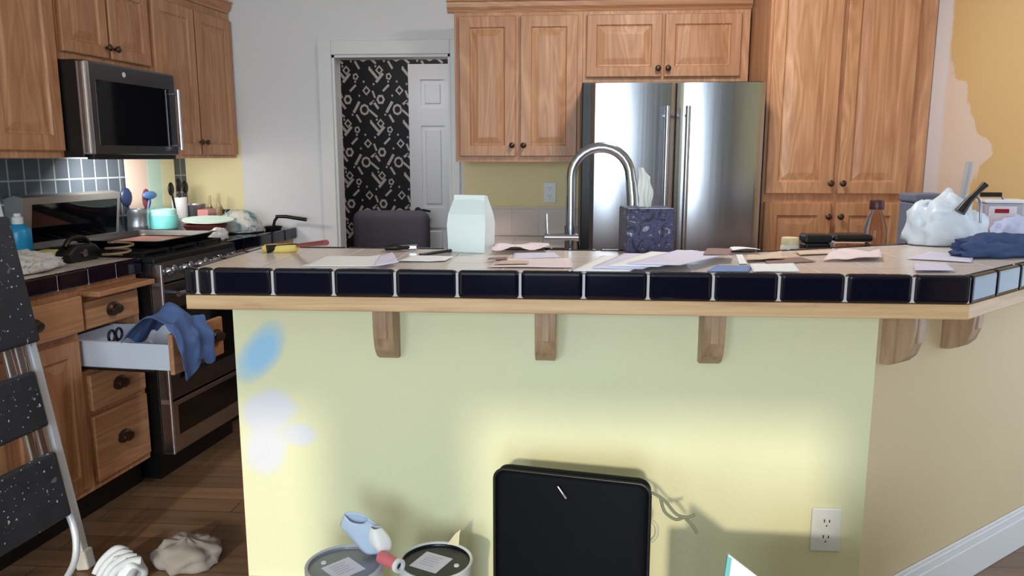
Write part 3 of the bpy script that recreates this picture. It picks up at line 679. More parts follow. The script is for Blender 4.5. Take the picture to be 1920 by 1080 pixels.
# tissue box with a tissue
p0, p1 = on_z(1166, 474, ZB), on_z(1262, 475, ZB); c = (p0 + p1) / 2; hw = (p1 - p0).length / 2 * .94
mbx = mat('marbled_card', (60, 60, 90), .4); t = NT(mbx); v = t.coords()
t.color(t.ramp(t.noise(v, 26, 4, .6, 2.2), [(.36, rgb(22, 20, 36)), (.5, rgb(74, 74, 116)), (.60, rgb(44, 40, 66)), (.72, rgb(198, 196, 222))]))
tb = thing('tissue_box', 'dark marbled cube tissue box on the bar in front of the refrigerator', 'box', (c.x, c.y + hw * .9, ZB), R(6))
MB().box((-hw, -hw, .0005), (hw, hw, .131), .004).build('carton', mbx, tb)
def tis(u, v):
    z = .125 + v * .122 - .030 * v * v * max(u - .45, 0) * 1.6; wd_ = .024 - .006 * v
    x = (u - .5) * 2 * wd_ + .010 * v - .016 * v * v + .003 * math.sin(v * 9 + u * 4); return Vector((x - .004, .012 * math.sin(u * 8 + v * 1.5) * (1 - .2 * v) + .004 * math.sin(u * 21), z))
mt = MB(); mt.grid(tis, 16, 16); mt.build('tissue', mat('white_tissue', (240, 242, 238), .8), tb, smooth=180, solid=.001)

# --- behind the bar on the lower sink counter
ZL, YK = .9302, 2.62
fx = on_y(1070, 450, YK).x; zt = on_y(1070, 266, YK).z
fa = thing('faucet', 'tall satin gooseneck kitchen faucet behind the bar', 'faucet', (fx, YK, ZL))
MB().lathe([(.030, 0), (.030, .008), (.022, .014), (.021, .15), (.0215, .215)]).build('base', CHROME, fa, smooth=40)
h0 = .215; top = zt - ZL - .018; rad = .098
pts = [(0, 0, h0 - .01), (0, 0, .30), (0, 0, top - rad)]
for k in range(1, 13):
    a_ = PI * k / 13; pts.append((rad - rad * math.cos(a_), -.012 * k / 13, top - rad + rad * math.sin(a_)))
pts += [(2 * rad + .003, -.015, top - rad - .02)]
MB().tube(pts, .0172, seg=18).build('gooseneck', CHROME, fa, smooth=60)
MB().tube([(2 * rad + .003, -.015, top - rad - .015), (2 * rad + .008, -.017, top - rad - .06), (2 * rad + .013, -.018, top - rad - .135)], [.019, .0205, .0215], seg=18).tube([(2 * rad + .013, -.018, top - rad - .135), (2 * rad + .0132, -.018, top - rad - .142)], .017).build('spray_head', CHROME, fa, smooth=50)
vb = MB().tube([(.026, -.012, .176), (-.088, -.012, .176)], [.0135, .0135]).build('valve', CHROME, fa, smooth=40)
MB().tube([(-.078, -.012, .186), (-.080, -.012, .22), (-.081, -.012, .255)], [.006, .0055, .005]).build('lever', BRIGHT, vb, smooth=40)
def lo(px, y): return on_y(px, 460, y).x
x = lo(1481, 2.6); j = thing('jar', 'cream jar behind the bar left of the black canister', 'jar', (x, 2.60, ZL))
MB().lathe([(.026, 0), (.030, .01), (.030, .15), (.027, .16)]).build('jar_body', WHITE, j, smooth=40); MB().lathe([(.028, .158), (.028, .178), (.026, .182), (0, .183)]).build('lid', mat('cream_lid', (226, 210, 170), .5), j, smooth=40)
x = lo(1528, 2.62); k = thing('canister', 'black square canister behind the bar beside the cream jar', 'canister', (x, 2.62, ZL))
MB().box((-.042, -.035, 0), (.042, .035, .165), .008).build('canister_body', BLACK, k); MB().box((-.044, -.037, .165), (.044, .037, .192), .007).build('lid', BLACK, k); MB().box((-.012, -.0375, .12), (.012, -.034, .135), .002).build('clasp', CHROME, k)
CLEAR = mat('clear_plastic', (235, 225, 220), .08, **{'Transmission Weight': 1.0, 'IOR': 1.2})
x = lo(1591, 2.66); k = thing('food_container', 'clear container with a black lid between the canister and the bottle', 'container', (x, 2.66, ZL))
MB().box((-.062, -.045, 0), (.062, .045, .165), .01).build('tub', CLEAR, k); MB().box((-.064, -.047, .1655), (.064, .047, .19), .011).build('lid', BLACK, k)
x = lo(1638, 2.72); k = thing('bottle', 'clear plastic bottle with a dark red cap behind the bar', 'bottle', (x, 2.72, ZL))
MB().lathe([(.034, 0), (.040, .008), (.040, .17), (.038, .20), (.030, .235), (.019, .258), (.018, .27)]).build('bottle_body', CLEAR, k, smooth=50); MB().lathe([(.0225, .268), (.0235, .272), (.0235, .296), (.021, .30), (0, .3005)]).build('cap', mat('dark_red_cap', (70, 28, 34), .4), k, smooth=40)
x = lo(1722, 3.0); GB = mat('slate_grey_plastic', (112, 120, 140), .5); k = thing('storage_bin', 'slate grey upright bin behind the white plastic bag, beside the pantry', 'bin', (x, 3.0, ZL), .12)
MB().prism([(-.058, -.05), (.058, -.05), (.062, .05), (-.062, .05)], 0, .28, .008).build('bin_body', GB, k); MB().box((-.064, -.056, .28), (.064, .056, .312), .008).build('lid', GB, k)

# --- right end of the bar: bag, tools, device, cloths
p = on_z(1785, 463, ZB); PL = mat('white_film', (222, 230, 244), .35)
bagR = thing('plastic_bag', 'crumpled white plastic shopping bag at the right end of the bar', 'bag', (p.x, p.y + .055, ZB + .003))
blob('bag_body', PL, (0, 0, 0), .125, .07, .095, .35, 9, 4, .2, bagR, .55)
MB().tube([(-.085, .0, .10), (-.075, -.01, .135), (-.045, -.01, .13), (-.03, 0, .10)], .006, smooth=5, seg=8).build('bag_handle', PL, bagR, smooth=60)
p = on_y(1800, 385, 2.66); q = on_y(1818, 303, 2.66)
pst = thing('paint_stick', 'pale grey paint stirring stick standing behind the white plastic bag', 'stick', (p.x, 2.66, ZB))
dv = Vector((q.x - p.x, 0, q.z - ZB)); MB().tube([Vector((-.012, 0, .002)), dv * .9, dv], [.010, .012, .010], seg=8).build('blade', mat('grey_wood', (176, 172, 176), .6), pst, smooth=50)
p = on_y(1800, 392, 2.44); q = on_y(1848, 345, 2.44)
cg = thing('caulking_gun', 'black caulking gun lying on the white plastic bag, nose up', 'tool', (p.x, 2.44, p.z))
dv = Vector((q.x - p.x, 0, q.z - p.z))
MB().tube([Vector((0, 0, -.01)), dv * .35, dv * .7, dv], [.016, .011, .008, .011], seg=12).build('barrel', BLACK, cg, smooth=50); MB().tube([dv * .55, dv * .55 + Vector((.02, 0, -.02)), dv * .5 + Vector((.03, 0, -.08))], .004, smooth=4).build('trigger', CHROME, cg, smooth=50)
p = on_z(1890, 448, ZB)
bx = thing('label_printer', 'white electronic device with a red display at the far right of the bar', 'device', (p.x - .005, p.y + .055, ZB), R(-8))
MB().box((-.062, -.04, 0), (.062, .05, .122), .008).build('case', mat('grey_casing', (176, 172, 186), .45), bx); fp = MB().box((-.052, -.044, .03), (.035, -.0395, .112), .003).build('front_panel', mat('pale_panel', (226, 214, 226), .4), bx)
rd = mat('red_display', (150, 24, 40), .3); MB().box((-.034, -.0462, .088), (.010, -.0435, .102)).build('display', rd, fp); 
for i, zz in enumerate((.045, .058)): MB().box((-.03 + i * .028, -.0465, zz - .006), (-.018 + i * .028, -.0435, zz + .006), .002).build('button', GB, fp)
MB().box((-.066, -.046, .122), (.066, .05, .134), .004).build('lid', WHITE, bx)
hd = MB().tube([(-.075, -.02, .150), (-.01, -.02, .150)], .008).build('handle', BLACK, bx, smooth=40)
MB().tube([(-.01, -.02, .150), (.0, -.02, .13)], .004).build('handle_arm', CHROME, hd, smooth=40)
nv = on_z(1872, 484, ZB); NAVYC = mat('navy_cloth', (62, 78, 122), .85); LBL = mat('pale_cloth', (196, 200, 232), .85)
tag(blob('navy_cloth', NAVYC, (nv.x + .02, nv.y + .05, ZB), .15, .062, .042, .32, 14, 11, R(20), None, .5), 'crumpled navy cloth on the right end of the bar', 'cloth')
wc = on_z(1900, 462, ZB); tag(blob('pale_cloth', LBL, (wc.x + .05, wc.y + .09, ZB), .10, .05, .06, .3, 10, 12, R(25), None, .5), 'pale lilac cloth bunched behind the navy cloth', 'cloth')

# --- things on the stove wall counters
ZC = .9687
def run_root(name, label, cat, s, t, z=ZC, rz=0): return thing(name, label, cat, L(s, t, z), RUN_ROT + rz)
def at_px(px, t, py=400):
    s, z = on_run(px, py, t); return s
def z_px(px, py, t): return on_run(px, py, t)[1]
CYAN = mat('cyan_liquid_bottle', (40, 150, 205), .3); TEAL = mat('teal_glass', (120, 205, 200), .15, **{'Transmission Weight': .5}); STEELP = mat('pale_steel', (170, 176, 184), .3, .9)
bo = run_root('soap_bottle', 'bright blue bottle with a white cap on the counter left of the range', 'bottle', -.035, -.50)
MB().lathe([(.040, 0), (.046, .006), (.047, .10), (.042, .118), (.024, .132), (.02, .136)]).build('bottle_body', CYAN, bo, smooth=50); MB().lathe([(.021, .135), (.021, .162), (.014, .166), (.013, .178), (0, .179)]).build('cap', WHITE, bo, smooth=40)
pat = mat('printed_white_plastic', (228, 226, 228), .5); t = NT(pat); v = t.coords()
t.color(t.ramp(t.noise(v, 30, 3, .6, 1.5), [(.36, rgb(170, 176, 190)), (.45, rgb(232, 230, 232)), (.6, rgb(236, 232, 230)), (.68, rgb(222, 198, 140)), (.74, rgb(232, 230, 232))]))
tag(blob('packaging', pat, L(-.44, -.16, ZC), .17, .125, .045, .3, 10, 21, RUN_ROT, None, .6), 'crumpled printed white packaging on the front edge of the stove counter', 'packaging')
p = on_z(80, 470, ZC); sg = thing('sponge', 'pale yellow sponge on the stove counter behind the black mixer', 'sponge', L(-.06, -.36, ZC), RUN_ROT + .2); MB().box((-.055, -.035, 0), (.055, .035, .03), .008).build('foam_block', mat('pale_foam', (226, 214, 130), .9), sg)
hm = run_root('hand_mixer', 'black hand mixer with looping cord on the counter beside the range', 'mixer', -.115, -.16)
MB().prism([(-.085, .0), (.075, .0), (.09, .03), (.06, .065), (-.05, .07), (-.095, .04)], -.035, .035, .012, axis='y').build('motor_body', BLACK, hm, smooth=40)
MB().tube([(.06, 0, .06), (.03, 0, .088), (-.04, 0, .09), (-.075, 0, .062)], .010, smooth=5).build('handle', BLACK, hm, smooth=60)
MB().lathe([(.015, 0), (.015, .012), (0, .013)], M=Matrix.Translation((-.02, -.034, .035)) @ Matrix.Rotation(PI / 2, 4, 'X')).build('button', CHROME, hm, smooth=40)
pts = []
for k in range(26): a_ = k * .62; pts.append((.075 + .045 * math.cos(a_) + .002 * k, -.10 + .05 * math.sin(a_), .012 + .0022 * k))
MB().tube(pts, .0048, seg=8, smooth=3).build('cord', mat('tan_cord', (150, 124, 100), .5), hm, smooth=60)
# on the range
COPPER = mat('tarnished_copper', (150, 96, 84), .4, .3)
bk = run_root('baking_tray', 'dark baking tray with a copper inside lying over the range burners', 'tray', .375, -.20, .9905, R(3))
def tray(hx, hy, h, th=.003):
    m = MB(); prof = [(hx - .03, hy - .03, 0), (hx - .012, hy - .012, h * .5), (hx, hy, h), (hx + .012, hy + .012, h), (hx + .012, hy + .012, h - .004), (hx + .001, hy + .001, h - .004)]
    rr = []
    for x, y, z in prof:
        q = []
        for (sx, sy, a0) in ((1, 1, 0), (-1, 1, PI / 2), (-1, -1, PI), (1, -1, 3 * PI / 2)):
            for k in range(5): a_ = a0 + k * PI / 8; q.append(Vector((sx * (x - .03) + .03 * math.cos(a_), sy * (y - .03) + .03 * math.sin(a_), z)))
        rr.append(q)
    m.loft(rr[:4], cap=False); f = m.bm.faces.new([m.bm.verts.new(p + Vector((0, 0, .0))) for p in rr[0]]); return m
tray(.245, .20, .03).build('tray_shell', BLACK, bk, smooth=40, solid=.002); MB().box((-.205, -.16, .0035), (.205, .16, .007), .002).build('copper_base', COPPER, bk)
# beyond the range
def lathe_thing(name, label, cat, px, t, w, ytop, prof_fn, mats, part):
    s = min(at_px(px, t), 1.27); h = max(z_px(px, ytop, t) - ZC, .05)
    q = run_root(name, label, cat, s, t); MB().lathe(prof_fn(w, h)).build(part, mats, q, smooth=40); return q, h
cup = lambda w, h: [(w * .9, 0), (w, .01), (w, h), (w * .92, h), (w * .86, .012), (0, .012)]
cr, h = lathe_thing('utensil_crock', 'grey ribbed utensil crock right of the range back', 'crock', 258, -.52, .052, 392, lambda w, h: [(w * .95, 0), (w, .01), (w, h * .35), (w * 1.04, h * .4), (w, h * .45), (w, h * .8), (w * 1.06, h * .86), (w * 1.04, h), (w * .94, h), (w * .9, .015), (0, .015)], STEELP, 'crock_body')
def utensil(name, label, s, t, z0, tip, head, hm_, lean=(0, 0)):
    q = run_root(name, label, 'utensil', s, t, z0)
    top = Vector((lean[0], lean[1], tip)); MB().tube([(0, 0, 0), top * .7, top], [.005, .005, .006]).build('handle', hm_, q, smooth=60)
    M = Matrix.Translation(top) @ Matrix.Diagonal((head[0], head[1], head[2], 1)); 
    MB().lathe([(0, -1), (.55, -.83), (.92, -.4), (1, 0), (.92, .4), (.55, .83), (0, 1)], M=M, seg=18).build('head', hm_, q, smooth=60)
sC = at_px(258, -.52)
utensil('ladle', 'navy blue round ladle standing in the grey crock', sC - .022, -.535, ZC + .013, h + .05, (.043, .014, .05), mat('navy_nylon', (30, 42, 74), .4), (-.035, .0))
utensil('spatula', 'dark red spatula standing in the grey crock', sC + .018, -.51, ZC + .013, h + .035, (.034, .010, .055), mat('dark_red_silicone', (110, 46, 56), .5), (.035, -.01))
utensil('serving_spoon', 'blue serving spoon leaning right out of the grey crock', sC + .0, -.495, ZC + .013, h + .055, (.055, .012, .022), mat('blue_nylon', (70, 110, 160), .4), (.06, -.01))
tj, h2 = lathe_thing('glass_jar', 'large clear jar with teal contents in front of the striped glare panel', 'jar', 304, -.47, .070, 392, cup, mat('frosted_teal_plastic', (176, 226, 222), .25), 'jar_body')
MB().lathe([(.068, h2 * .25), (.0755, h2 * .28), (.0755, h2 * .75), (.074, h2 * .78)]).build('teal_band', mat('teal_band', (120, 205, 205), .3), tj, smooth=60)
ut, h3 = lathe_thing('utensil_holder', 'white upright utensil holder right of the teal jar', 'holder', 338, -.50, .040, 370, lambda w, h: [(w * .8, 0), (w, .01), (w * 1.02, h), (w * .9, h), (w * .8, .012), (0, .012)], WHITE, 'holder_body')
sU = min(at_px(338, -.50), 1.27)
for i, (dx, hh, lx) in enumerate(((-.018, .035, -.05), (.0, .055, .005), (.018, .04, .045))):
    utensil('black_utensil', ['black nylon utensil leaning left in the white holder', 'black nylon utensil standing upright in the middle of the white holder', 'black nylon utensil leaning right in the white holder'][i], sU + dx, -.50, ZC + .013, h3 + hh, (.026, .010, .038), BLACK, (lx, 0))
lathe_thing('mixing_bowl', 'grey metal bowl at the back of the corner counter, left of the pink carton', 'bowl', 362, -.50, .072, 383, lambda w, h: [(w * .5, 0), (w * .8, h * .35), (w, h), (w * .97, h), (w * .76, h * .4), (w * .4, .01), (0, .01)], STEELP, 'bowl_body')
s = min(at_px(383, -.40), 1.22); k = run_root('carton', 'small pink carton on the corner counter', 'carton', s, -.385, ZC, .1); hh = z_px(383, 392, -.40) - ZC
MB().box((-.05, -.03, 0), (.05, .03, hh), .004).build('carton_body', mat('pink_card', (226, 150, 148), .6), k); MB().box((-.05, -.031, hh * .82), (.05, -.029, hh), .001).build('flap', mat('pale_pink_card', (236, 184, 178), .6), k)
for i, (px, t_, yt, lab) in enumerate(((398, -.43, 366, 'clear narrow bottle standing behind the pink carton'), (412, -.36, 362, 'clear narrow bottle right of the pink carton'))):
    lathe_thing('glass_bottle', lab, 'bottle', px, t_, .022, yt, lambda w, h: [(w, 0), (w, h * .55), (w * .4, h * .72), (w * .38, h), (0, h)], CLEAR, 'bottle_body')
lathe_thing('spice_jar', 'small dark jar beside the clear bottles in the corner', 'jar', 428, -.33, .024, 392, lambda w, h: [(w, 0), (w, h * .75), (w * .9, h * .78), (w * .9, h), (0, h)], mat('dark_green_glass', (34, 52, 50), .2), 'jar_body')
s = .84; k = run_root('serving_bowl', 'reddish brown bowl on the corner counter near its front edge', 'bowl', s, -.20)
MB().lathe([(.05, 0), (.085, .03), (.112, .065), (.108, .066), (.08, .034), (.04, .008), (0, .008)]).build('bowl_body', mat('terracotta_glaze', (140, 66, 62), .3), k, smooth=50)
k = run_root('dinner_plate', 'pale plate tilted on top of the reddish brown bowl', 'plate', s + .03, -.20, ZC + .070, 0); k.rotation_euler = (R(3), R(-4), RUN_ROT)
MB().lathe([(.06, 0), (.09, .004), (.128, .016), (.127, .019), (.088, .008), (0, .006)]).build('plate_body', mat('mint_glaze', (206, 232, 228), .2), k, smooth=50)
k = run_root('dish_colander', 'domed mesh colander turned upside down at the far end of the corner counter', 'colander', 1.13, -.17)
dm = mat('pale_teal_mesh', (190, 206, 206), .4); t = NT(dm); v = t.coords(); t.color(t.ramp(t.noise(v, 24, 3, .6, 1), [(.38, rgb(96, 140, 142)), (.5, rgb(206, 208, 206)), (.68, rgb(226, 216, 206)), (.75, rgb(120, 150, 150))]))
hh = max(z_px(485, 388, -.17) - ZC, .08); MB().lathe([(.123, 0), (.125, .012), (.116, hh * .4), (.09, hh * .75), (.05, hh * .95), (0, hh)]).build('dome', dm, k, smooth=60)
MB().tube([(.124 * math.cos(a_ * PI / 16), .124 * math.sin(a_ * PI / 16), .006) for a_ in range(33)], .006, seg=8).build('rim', STEELP, k, smooth=60)
tag(blob('dish_towel', mat('white_towel', (228, 224, 226), .85), L(.715, -.055, ZC), .06, .042, .04, .3, 11, 33, RUN_ROT, None, .5), 'white dish towel bunched at the front of the corner counter', 'towel')
s = 1.25; k = run_root('frying_pan', 'small black frying pan with its handle sticking out past the counter end', 'pan', 1.29, -.055, ZC)
MB().tube([(0, -.02, .075), (.0, -.08, .075), (.01, -.20, .058)], [.009, .010, .011], seg=10).tube([(0, .0, .012), (0, -.01, .05), (0, -.03, .075)], .008, seg=10).build('handle', BLACK, k, smooth=60)
MB().lathe([(.042, 0), (.05, .018), (.048, .018), (.04, .004), (0, .004)]).build('pan_body', IRON, k, smooth=50)

# --- the open drawer: a blue cloth thrown over its front, odds and ends inside
BLUEC = mat('blue_cloth', (86, 112, 166), .85)
def cloth_fn(u, v):                              # u along the drawer front, v from inside over the top edge and down the front
    s0 = -.378 + u * .215 + .05 * (v - .5) * v
    if v < .5:
        q = v / .5; t0 = .19 + q * .195; z = .70 + .052 * q + .085 * math.sin(q * PI * .9) * (.55 + .45 * math.sin(u * 3.0)) + .014 * math.sin(u * 9 + q * 3)
        z += .03 * (1 - q) * 0 + (.04 * q * (1 - u) * .6)
    else:
        q = (v - .5) / .5; t0 = .385 + .035 * math.sin(min(q * 2, 1) * PI / 2) + .010 * math.sin(u * 14 + q * 2); z = .752 + .022 * (1 - q) - q * (.175 - .045 * u + .02 * math.sin(u * 9)) + .018 * math.sin(u * 9) * (1 - q)
    w_ = .012 * nz((u * 2.2, v * 3, 0), 2.2, 41) + .006 * nz((u * 6, v * 5, 0), 2, 42)
    return L(s0, t0 + (w_ if v > .5 else 0), max(z + w_, .625 if v < .5 else 0))
m = MB(); m.grid(cloth_fn, 30, 44); dc = m.build('blue_towel', BLUEC, None, smooth=180, solid=.003, sub=1)
tag(dc, 'blue towel draped over the front of the open white drawer', 'towel')
tag(blob('plastic_wrap', mat('milky_film', (206, 214, 226), .3), L(-.20, .14, .6155), .05, .05, .05, .3, 10, 44, RUN_ROT, None, .4), 'milky plastic wrap lying in the open drawer', 'plastic')
k = run_root('scissors', 'black handled scissors sticking up from the open drawer', 'scissors', -.25, .045, .617)
for sg_ in (-1, 1):
    MB().tube([(.02 * sg_ + .018 * math.cos(a_ * PI / 6), -.03, .09 + .022 * math.sin(a_ * PI / 6)) for a_ in range(13)], .005, seg=8).tube([(.012 * sg_, -.03, .07), (.0, -.015, .04), (-.008 * sg_, 0, .003)], [.005, .004, .002], seg=8).build('blade_half', BLACK, k, smooth=60)

# --- folded step stool leaning on the stove counter
A = L(-.664, .223, 0); T = L(-.664, .014, 1.235); ax = (T - A).normalized(); wd = -U; nn = ax.cross(wd).normalized()
if nn.dot(N) < 0: nn = -nn
SM = Matrix((wd, nn, ax)).transposed().to_4x4(); SLEN = (T - A).length
st = thing('step_stool', 'folded step stool with paint-speckled black treads leaning on the stove counter', 'step stool', A)
st.rotation_euler = SM.to_euler() if SM.determinant() > 0 else (0, 0, 0)
MIR = 1 if SM.determinant() > 0 else -1
if MIR < 0:
    SM = Matrix((-wd, nn, ax)).transposed().to_4x4(); st.rotation_euler = SM.to_euler()
def sx(x): return x * MIR                        # x grows from the far rail towards the camera side
SPECK = mat('speckled_black_tread', (30, 32, 38), .6); t = NT(SPECK); v = t.coords()
f = t.math('GREATER_THAN', t.noise(v, 70, 2), .69); g = t.math('GREATER_THAN', t.noise(v, 24, 3), .70)
t.color(t.mix(t.math('MULTIPLY', g, .25), t.mix(f, t.mix(t.noise(v, 8, 3), rgb(26, 28, 34), rgb(58, 62, 72)), rgb(206, 208, 214)), rgb(190, 192, 198))); t.bump(t.noise(v, 120, 2), .2, .003)
WST = .46
for x in (0, WST):
    MB().prism([(sx(x), -.012), (sx(x + .03), -.012), (sx(x + .03), .016), (sx(x), .016)], .012, SLEN, .004).build('rail', ALU, st)
    MB().box((sx(x - .006), -.022, -.0005 + .004), (sx(x + .036), .026, .07), .006).build('foot', mat('pale_rubber', (206, 204, 204), .7), st)
for z0, z1, nm in ((.215, .435, 'tread'), (.52, .705, 'tread'), (.79, 1.20, 'top_platform')):
    e = .055 if nm == 'tread' else .004
    MB().box((sx(e + .004), .017, z0), (sx(WST + .03 - abs(e)), .045, z1), .010, 3).build(nm, SPECK, st)
for z0, z1 in ((.44, .515), (.71, .785)):
    for x in (.062, .105): MB().box((sx(x), .004, z0 - .02), (sx(x + .028), .020, z1 + .02), .004).build('hinge_bracket', BRIGHT, st)
MB().tube([(sx(.05), .02, .225), (sx(.06), .035, .14), (sx(.10), .045, .07), (sx(.17), .05, .03)], [.012, .012, .011, .010], smooth=5).build('brace', ALU, st, smooth=60)

# --- loose things on the kitchen floor
p = on_z(335, 1058, 0); tag(blob('grey_cloth', mat('grey_felt', (150, 142, 138), .9), (p.x + .02, p.y + .03, 0), .12, .10, .06, .22, 11, 51, R(-15), None, .35, ridge=.035), 'grey crumpled cloth bag lying on the plank floor behind the white glove', 'cloth')
p = on_z(258, 1066, 0); gv = thing('work_glove', 'white ribbed work glove on the floor beside the step stool foot', 'glove', (p.x - .01, p.y - .05, 0), R(-35))
GW = mat('white_knit', (226, 230, 240), .8)
blob('palm', GW, (0, 0, 0), .075, .06, .055, .25, 9, 52, 0, gv, .3)
for i in range(4):
    x = -.05 + i * .032; MB().tube([(x, .03, .06), (x - .012, .0, .075 - .004 * i), (x - .016, -.045, .05), (x - .012, -.075, .018)], [.013, .014, .013, .009], smooth=5, seg=10).build('finger', GW, gv, smooth=60)
MB().tube([(.06, .0, .04), (.085, -.03, .035), (.09, -.06, .018)], [.014, .013, .010], smooth=5, seg=10).build('thumb', GW, gv, smooth=60)

# --- foreground: black case, paint pails, box added to cast a shadow
a_ = on_z(926, 880, .6); b_ = on_z(1219, 912, .6); wv = Vector((b_.x - a_.x, b_.y - a_.y)); cw_ = wv.length
ca = thing('padded_case', 'large black zippered case with grey tie cords standing in front of the bar wall', 'case', (a_.x, a_.y, .0005), math.atan2(wv.y, wv.x))
CASE = mat('black_nylon', (7, 10, 18), .7, 0, **{'Specular IOR Level': .12})
def rrect(x0, x1, z0, z1, r, n=6):
    out = []
    for cx_, cz_, a0 in ((x1 - r, z1 - r, 0), (x0 + r, z1 - r, PI / 2), (x0 + r, z0 + r, PI), (x1 - r, z0 + r, 3 * PI / 2)):
        for i in range(n + 1): q = a0 + i * PI / 2 / n; out.append((cx_ + r * math.cos(q), cz_ + r * math.sin(q)))
    return out
rr = []
for d, y in ((.014, .002), (.004, .008), (0, .02), (0, .04), (.004, .052), (.014, .058)): rr.append([Vector((x, y, z)) for x, z in rrect(d, cw_ - d, d, .60 - d, .028)])
MB().loft(rr).build('case_body', CASE, ca, smooth=50)
pr = rrect(0, cw_, 0, .60, .028); MB().tube([Vector((x, .006, z)) for x, z in pr + pr[:1]], .0045, seg=8).build('piping', BLACK, ca, smooth=60)
MB().tube([(.165, -.004, .575), (.178, -.008, .560), (.186, -.006, .548)], [.0035, .004, .0045], seg=8).build('zip_pull', CHROME, ca, smooth=60)
CORD = mat('grey_green_cord', (120, 124, 104), .8)
MB().tube([(cw_ - .004, .02, .578), (cw_ + .03, .02, .562), (cw_ + .062, .016, .530), (cw_ + .088, .018, .524), (cw_ + .105, .02, .532)], .004, seg=8, smooth=5).tube([(cw_ + .024, .02, .565), (cw_ + .035, .012, .535), (cw_ + .06, .014, .517), (cw_ + .078, .018, .521)], .0038, seg=8, smooth=5).tube([(cw_ + .082, .018, .523), (cw_ + .10, .02, .505), (cw_ + .113, .02, .486)], .0042, seg=8, smooth=4).build('tie_cord', CORD, ca, smooth=60)
MB().tube([(cw_ - .003, .03, .50), (cw_ + .014, .03, .488), (cw_ + .016, .03, .462), (cw_ + .004, .03, .445)], .005, seg=8, smooth=5).build('cord_loop', mat('pale_cord', (196, 190, 160), .8), ca, smooth=60)
def pail(px0, px1, ytop, z, label, lidm, rimm):
    v_ = (z - CAM_H) / 1.0
    far = on_z((px0 + px1) / 2, ytop, z); r_ = (on_z(px1, ytop + 46, z) - on_z(px0, ytop + 46, z)).length / 2
    t_ = thing('paint_pail', label, 'pail', (far.x * .99, far.y - r_, 0))
    MB().lathe([(r_ * .86, .001), (r_ * .88, .004), (r_ * .95, z - .05), (r_ * .97, z - .03), (r_ * .95, z - .012)], seg=40).build('pail_body', WHITE, t_, smooth=50)
    MB().lathe([(0, z - .016), (r_ * .90, z - .016), (r_ * .915, z - .004), (r_ * .90, z - .010), (0, z - .010)], seg=40).build('lid', lidm, t_, smooth=30)
    MB().lathe([(r_ * .95, z - .02), (r_ * 1.0, z - .018), (r_ * 1.0, z - .002), (r_ * .97, z), (r_ * .92, z - .002), (r_ * .905, z - .009), (r_ * .93, z - .012)], seg=40).build('rim', rimm, t_, smooth=40)
    return t_, r_
p1, r1 = pail(588, 736, 1019, .36, 'paint pail with a cloudy grey lid, left of the black-lidded pail', mat('cloudy_grey_lid', (128, 130, 142), .25), mat('grey_rim', (190, 194, 202), .3))
p2, r2 = pail(755, 897, 1014, .36, 'paint pail with a black lid and white rim beside the black case', mat('black_lid', (16, 17, 24), .3), mat('white_rim', (222, 222, 226), .35))
LAB = mat('lilac_white_label', (226, 224, 244), .5)
for t_, rz, x, y, dot in ((p1, R(48), .0, -.012, (-.058, .012)), (p2, R(-24), -.012, .0, (.055, -.012))):
    M = Matrix.Translation((x, y, .3502)) @ Matrix.Rotation(rz, 4, 'Z'); lb = MB().box((-.040, -.040, 0), (.040, .040, .0012), M=M).build('label', LAB, t_)
    m = MB()
    for i in range(5): m.box((-.026, .024 - i * .011, .0012), (.02 - .006 * (i % 2), .027 - i * .011, .0016), M=M)
    m.build('print_lines', mat('faint_print', (188, 184, 214), .6), lb)
    MB().lathe([(.007, .3495), (.0065, .353), (0, .3535)], c=(dot[0], dot[1], 0), seg=14).build('lid_plug', WHITE, t_, smooth=40)
c0 = p1.location; FILM = mat('bluish_film', (196, 212, 238), .35)
k = thing('plastic_sleeve', 'bluish plastic sleeve standing up behind the grey-lidded pail', 'sleeve', (c0.x + .058, c0.y + .06, .3605), R(10)); 
def slv(u, v): a_ = u * 2 * PI; w_ = .026 + .036 * v - .034 * max(v - .7, 0) / .3; return Vector((w_ * math.cos(a_) * (1 + .12 * math.sin(3 * a_)) - .040 * v, .016 * math.sin(a_) * (1 - .5 * v), v * (.095 + .014 * math.cos(a_ - 2.2)) + .0008))
m = MB(); m.grid(slv, 28, 14); m.build('sleeve', FILM, k, smooth=180, solid=.0012)
k = thing('paper_twist', 'white twist of paper beside the bluish plastic sleeve', 'paper', (c0.x + .098, c0.y + .030, .3605), 0)
def tw(u, v): a_ = u * 2 * PI; w_ = .008 + .020 * math.sin(v * PI * .9) ** 1.2; return Vector((w_ * math.cos(a_) - .022 * v, w_ * .7 * math.sin(a_) * (1 + .3 * math.sin(3 * a_)), v * .082 + .0008))
m = MB(); m.grid(tw, 20, 12); m.build('twist', PAPER, k, smooth=180)
c2 = p2.location; k = thing('paper_cone', 'cream paper corner poking up behind the black-lidded pail', 'paper', (c2.x + .035, c2.y + .076, .3605), 0)
MB().loft([[Vector((-.018, .0, 0)), Vector((.014, -.004, 0)), Vector((.012, .010, 0))], [Vector((.004, .002, .03)), Vector((.016, .0, .03)), Vector((.014, .006, .03))], [Vector((.0175, .002, .042)), Vector((.0185, .002, .042)), Vector((.018, .003, .042))]]).build('folded_corner', mat('cream_paper', (236, 222, 184), .7), k)
k = thing('tape_roll', 'pink tube with a white end ring lying across the two pail lids', 'tube', ((c0.x + c2.x) / 2 + .012, min(c0.y, c2.y) - .022, .3605 + .018), R(-36))
PK = mat('coral_pink', (226, 118, 128), .5)
MB().tube([(-.04, 0, 0), (.022, 0, 0)], .0155, seg=20).build('tube_body', PK, k, smooth=40)
M = Matrix.Translation((.022, 0, 0)) @ Matrix.Rotation(PI / 2, 4, 'Y')
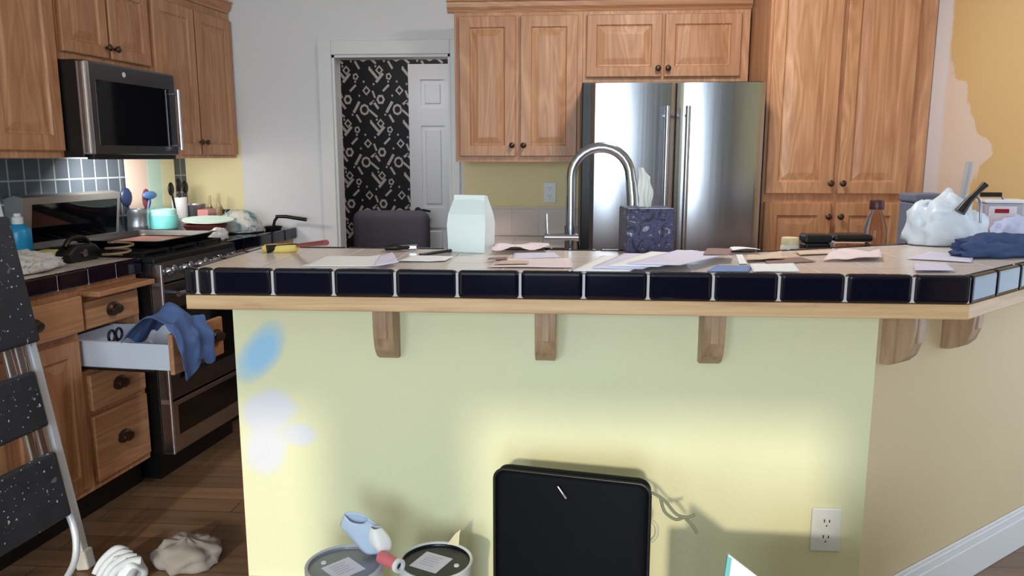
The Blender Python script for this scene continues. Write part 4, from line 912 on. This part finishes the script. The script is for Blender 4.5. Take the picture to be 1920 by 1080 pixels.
MB().lathe([(.010, 0), (.018, 0), (.018, .008), (.0165, .0105), (.010, .0105), (.009, .002), (0, .002)], M=M, seg=24).build('end_ring', WHITE, k, smooth=40); MB().lathe([(0, .0025), (.0088, .0025), (.0088, .003), (0, .0032)], M=M, seg=20).build('core', BLACK, k)
bxp = thing('shadow_box', 'unseen open cardboard box added to cast a shadow below the large outlet', 'box', (.52, 1.22, 0), R(-4))  # added below the view to shade the lower bar wall
CARD = mat('shadow_box_cardboard', (176, 142, 104), .8); m = MB()
m.box((-.28, -.18, .001), (.28, .18, .006)); m.box((-.28, -.18, .006), (-.274, .18, .55)); m.box((.274, -.18, .006), (.28, .18, .55)); m.box((-.274, -.18, .006), (.274, -.174, .55)); m.box((-.274, .174, .006), (.274, .18, .55)); m.build('shadow_box_body', CARD, bxp)
for i, (px, lab, mm) in enumerate(((1385, 'white booklet standing in the added shadow box, its corner up', PAPER), )):
    q = on_y(1366, 1040, 1.35); k = thing('booklet', lab, 'booklet', (q.x, 1.355, .0065)); hz = q.z - .0065
    MB().prism([(-.01, hz - .16), (.0, hz), (.20, hz - .155), (.20, 0), (-.01, 0)], -.006, .0, axis='y').build('pages', mm, k); MB().prism([(-.016, hz - .16), (-.002, hz - .002), (.006, hz - .006), (-.006, hz - .16), (-.006, 0), (-.016, 0)], -.007, .001, axis='y').build('teal_spine', mat('teal_card', (120, 190, 196), .5), k)

# --- in the room beyond the doorway
ARM = mat('grey_upholstery', (104, 100, 110), .9)
ac = thing('armchair', 'grey upholstered armchair in the room beyond the doorway', 'armchair', (-1.36, 5.75, 0))
for nm, lo_, hi_, bv in (('seat', (-.27, -.30, .14), (.27, .22, .44), .05), ('backrest', (-.30, .10, .44), (.30, .28, .97), .07)): MB().box(lo_, hi_, bv, 3).build(nm, ARM, ac, smooth=60)
for x in (-.36, .28): MB().box((x, -.30, .14), (x + .09, .24, .64), .035, 3).build('armrest', ARM, ac, smooth=60)
for x in (-.3, .3):
    for y in (-.26, .2): MB().cyl((x, y, .0), (x, y, .15), .018, .022).build('leg', BLACK, ac, smooth=40)
dcn = thing('dining_chair', 'tall black chair just inside the doorway to the wallpapered room', 'chair', (-1.50, 5.05, 0), R(80))
MB().box((-.2, -.2, .44), (.2, .2, .48), .015).build('seat', BLACK, dcn)
MB().box((-.19, .17, .54), (.19, .20, .98), .03, 3).build('backrest', BLACK, dcn)
for x in (-.18, .18):
    for y in (-.18, .18): MB().cyl((x, y, 0), (x, y, .445 if y < 0 else .56), .014, .018).build('leg', BLACK, dcn, smooth=40)
